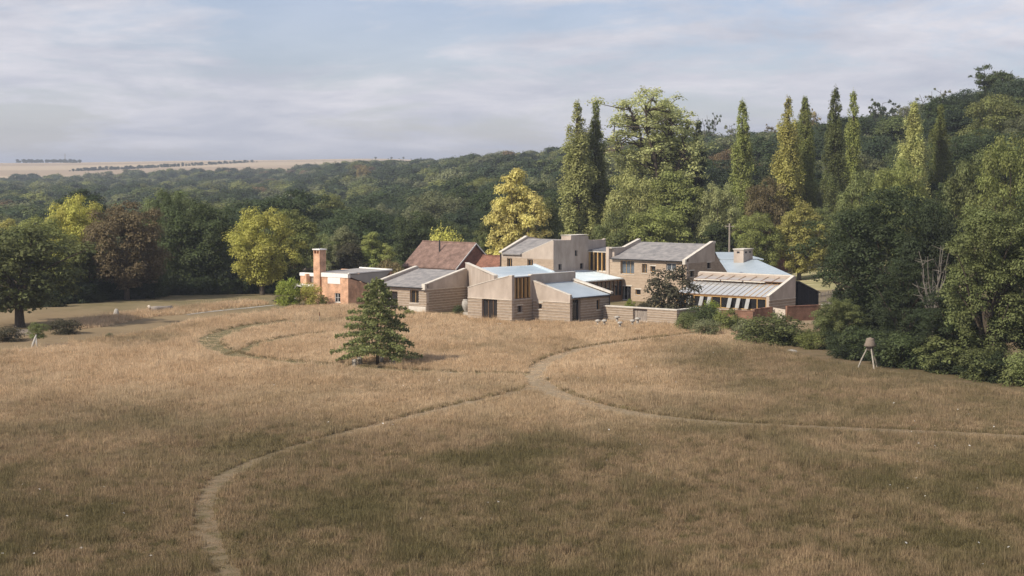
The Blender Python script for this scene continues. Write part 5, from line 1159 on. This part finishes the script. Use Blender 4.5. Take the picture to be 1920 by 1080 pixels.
# staddle stones
for i, (px_, py_, lb) in enumerate(((1121,613,'mushroom shaped staddle stone, first from the front wing'), (1133,613,'mushroom shaped staddle stone, second from the front wing'), (1157,606,'mushroom shaped staddle stone closest to the garden wall, left of its gate'),
                 (1162.5,617,'mushroom shaped staddle stone standing furthest into the meadow grass'), (1186,613,'mushroom shaped staddle stone below the garden wall gate'), (1195.5,609,'mushroom shaped staddle stone just right of the garden wall gate'))):
    c = gp(px_, py_); o = empty('staddle_stone', c, random.uniform(0,6), lb, 'staddle stone', 'staddle stones in front of the garden wall'); s = random.uniform(.72,.85)
    MB().lathe([(.24*s,-.05),(.20*s,.25),(.15*s,.56)], 8).build('stem', M['stone'], o); cp = MB().lathe([(.10*s,.54),(.37*s,.58),(.40*s,.63),(.33*s,.74),(.14*s,.80),(.02,.81)], 14).build('cap', M['stone'], o, True)
# marker stake
c = gp(599, 607); o = empty('marker_stake', c, 0, 'thin stake with dark top in the meadow left of the young tree', 'stake'); MB().tube([(0,0,-.1),(.02,0,.85)], [.03,.025], 6).build('post', M['greytimber'], o); MB().lathe([(.02,.82),(.07,.92),(.08,1.05),(.045,1.18),(.06,1.24),(.01,1.31)], 8).build('finial', M['oakdark'], o, True)
# fallen log and standing stone on the bank
a, b = gp(282, 589), gp(322, 586); o = empty('fallen_log', a, 0, 'fallen bleached tree trunk lying on the rough grass bank', 'log'); d = b - a
MB().tube([Vector((0,0,.45)), d*.3 + Vector((0,0,.5)), d*.7 + Vector((0,0,.48)), d + Vector((0,0,.55))], [.42,.40,.34,.28], 10).build('trunk', M['greytimber'], o, True)
MB().tube([d*.02 + Vector((0,0,.6)), d*.02 + Vector((-.25,-.15,1.0))], [.2,.14], 8).build('branch_stub', M['strip'], o, True); MB().tube([d*.6 + Vector((0,-.2,.4)), d*.85 + Vector((.6,-.9,.15))], [.14,.05], 7).build('branch_stub', M['greytimber'], o, True)
c = gp(218, 597); heap('standing_stone', c, .36, .26, 1.15, M['stone'], 'upright pale standing stone in the rough grass bank', 'stone', 4, 10)
# bench and forked post at the left edge
c = gp(45, 636); o = empty('garden_bench', c, 0.12, 'weathered pale bench beside the small bush at the left edge', 'bench')
for i in range(3): MB().box(-.85,.85,-.22+.15*i,-.09+.15*i,.42,.46).build('seat_slat', M['greytimber'], o)
for i in range(3): MB().box(-.85,.85,.25+.02*i,.28+.02*i,.55+.14*i,.66+.14*i).build('back_slat', M['greytimber'], o)
for sx in (-.75,.75):
    for sy in (-.18,.2): MB().box(sx-.04,sx+.04,sy-.04,sy+.04,-.02,.418).build('leg', M['palebark'], o)
    MB().hexa([(sx-.035,.3,.4),(sx+.035,.3,.4),(sx+.035,.36,.4),(sx-.035,.36,.4),(sx-.035,.36,1.0),(sx+.035,.36,1.0),(sx+.035,.42,1.0),(sx-.035,.42,1.0)]).build('back_post', M['palebark'], o)
c = gp(66, 655); o = empty('forked_post', c, 0, 'white forked wooden post carrying the small round green bush', 'post')
MB().tube([(-.32,0,-.1),(-.2,.05,.5),(-.08,.3,1.0),(0,.5,1.3)], [.15,.12,.10,.08], 8).build('prong', M['stone'], o, True); MB().tube([(.26,0,-.1),(.1,.1,.5),(0,.35,1.05)], [.09,.08,.06], 8).build('prong', M['stone'], o, True)
# scattered stones
for i, (px_, py_, s, lb) in enumerate(((1484,661,.62,'flat pale rock at the edge of the shrubs on the right'), (1399,640,.32,'small pale stone below the grey green shrub'), (1354,630,.25,'small pale stone beside the end of the path'),
                   (270,640,.35,'pale stone on the mown strip at the left'), (845,700,.25,'small white stone on the path right of the young tree'), (632,829,.16,'tiny white stone on the path through the near meadow'), (1690,719,.3,'small pale stone at the meadow edge right of the tripod hive'))):
    heap('rock', gp(px_, py_), s, s*.7, s*.5, M['stone'], lb, 'rock', 20+i, 9)
# urn in the corner between the wings
c = gp(874, 591); o = empty('stone_urn', c, 0, 'pale round stone urn in the corner between left and front wings', 'urn'); MB().box(-.35,.35,-.35,.35,0,.35).build('plinth', M['coping'], o); MB().lathe([(.16,.352),(.2,.45),(.42,.85),(.5,1.25),(.44,1.6),(.34,1.75),(.4,1.82)], 16).build('bowl', M['stone'], o, True)
# terrace slabs in front of the house
for a in (((700,589),(800,594),(880,602),(880,598),(800,588.5),(700,582)), ((880,603),(962,611),(962,607),(880,597))):
    tag(MB().add([gp(*q) + Vector((0,0,.05)) for q in a], [tuple(range(len(a)))]).build('terrace', M['coping']), kind='structure')
# white flower heads in the near meadow
fr_ = np.random.default_rng(3); n_ = 200; fx = []; 
while len(fx) < n_:
    y_ = fr_.uniform(70, 190); x_ = fr_.uniform(-.3, .3)*y_
    if mnoise.noise((x_*.06, y_*.06, 7)) > .08: fx.append((x_, y_, fr_.uniform(.22,.4)))
fl_ = MB(); 
for k_ in range(5):
    a0 = k_*1.257; fl_.add([(.008*math.cos(a0), .008*math.sin(a0), 0), (.05*math.cos(a0-.45), .05*math.sin(a0-.45), .012), (.06*math.cos(a0), .06*math.sin(a0), .008), (.05*math.cos(a0+.45), .05*math.sin(a0+.45), .012)], [(0,1,2,3)])
scatter('wild_flowers', fx, [fl_.mesh('flower_head', M['white'])], np.zeros(n_), np.stack([fr_.uniform(-.6,.6,n_), fr_.uniform(-.6,.6,n_), fr_.uniform(0,6,n_)],1), np.stack([fr_.uniform(.5,1.1,n_)]*3, 1), 'tiny white flower heads scattered through the meadow', 'flowers')
# ------------------------------------------------------------------ haze over the valley
hz = MB().box(-9300, 9300, -1700, 15500, -95, 75).build('haze', bpy.data.materials.new('haze')); m = hz.data.materials[0]; m.use_nodes = True; nt = m.node_tree; nt.nodes.clear()
v = nt.nodes.new('ShaderNodeVolumePrincipled'); v.inputs['Color'].default_value = (0.75, 0.82, 0.95, 1); v.inputs['Density'].default_value = 0.00017; v.inputs['Anisotropy'].default_value = 0.2
nt.links.new(v.outputs[0], nt.nodes.new('ShaderNodeOutputMaterial').inputs['Volume']); tag(hz, 'thin pale blue haze lying over the distant valley and downs', 'haze', kind='stuff')
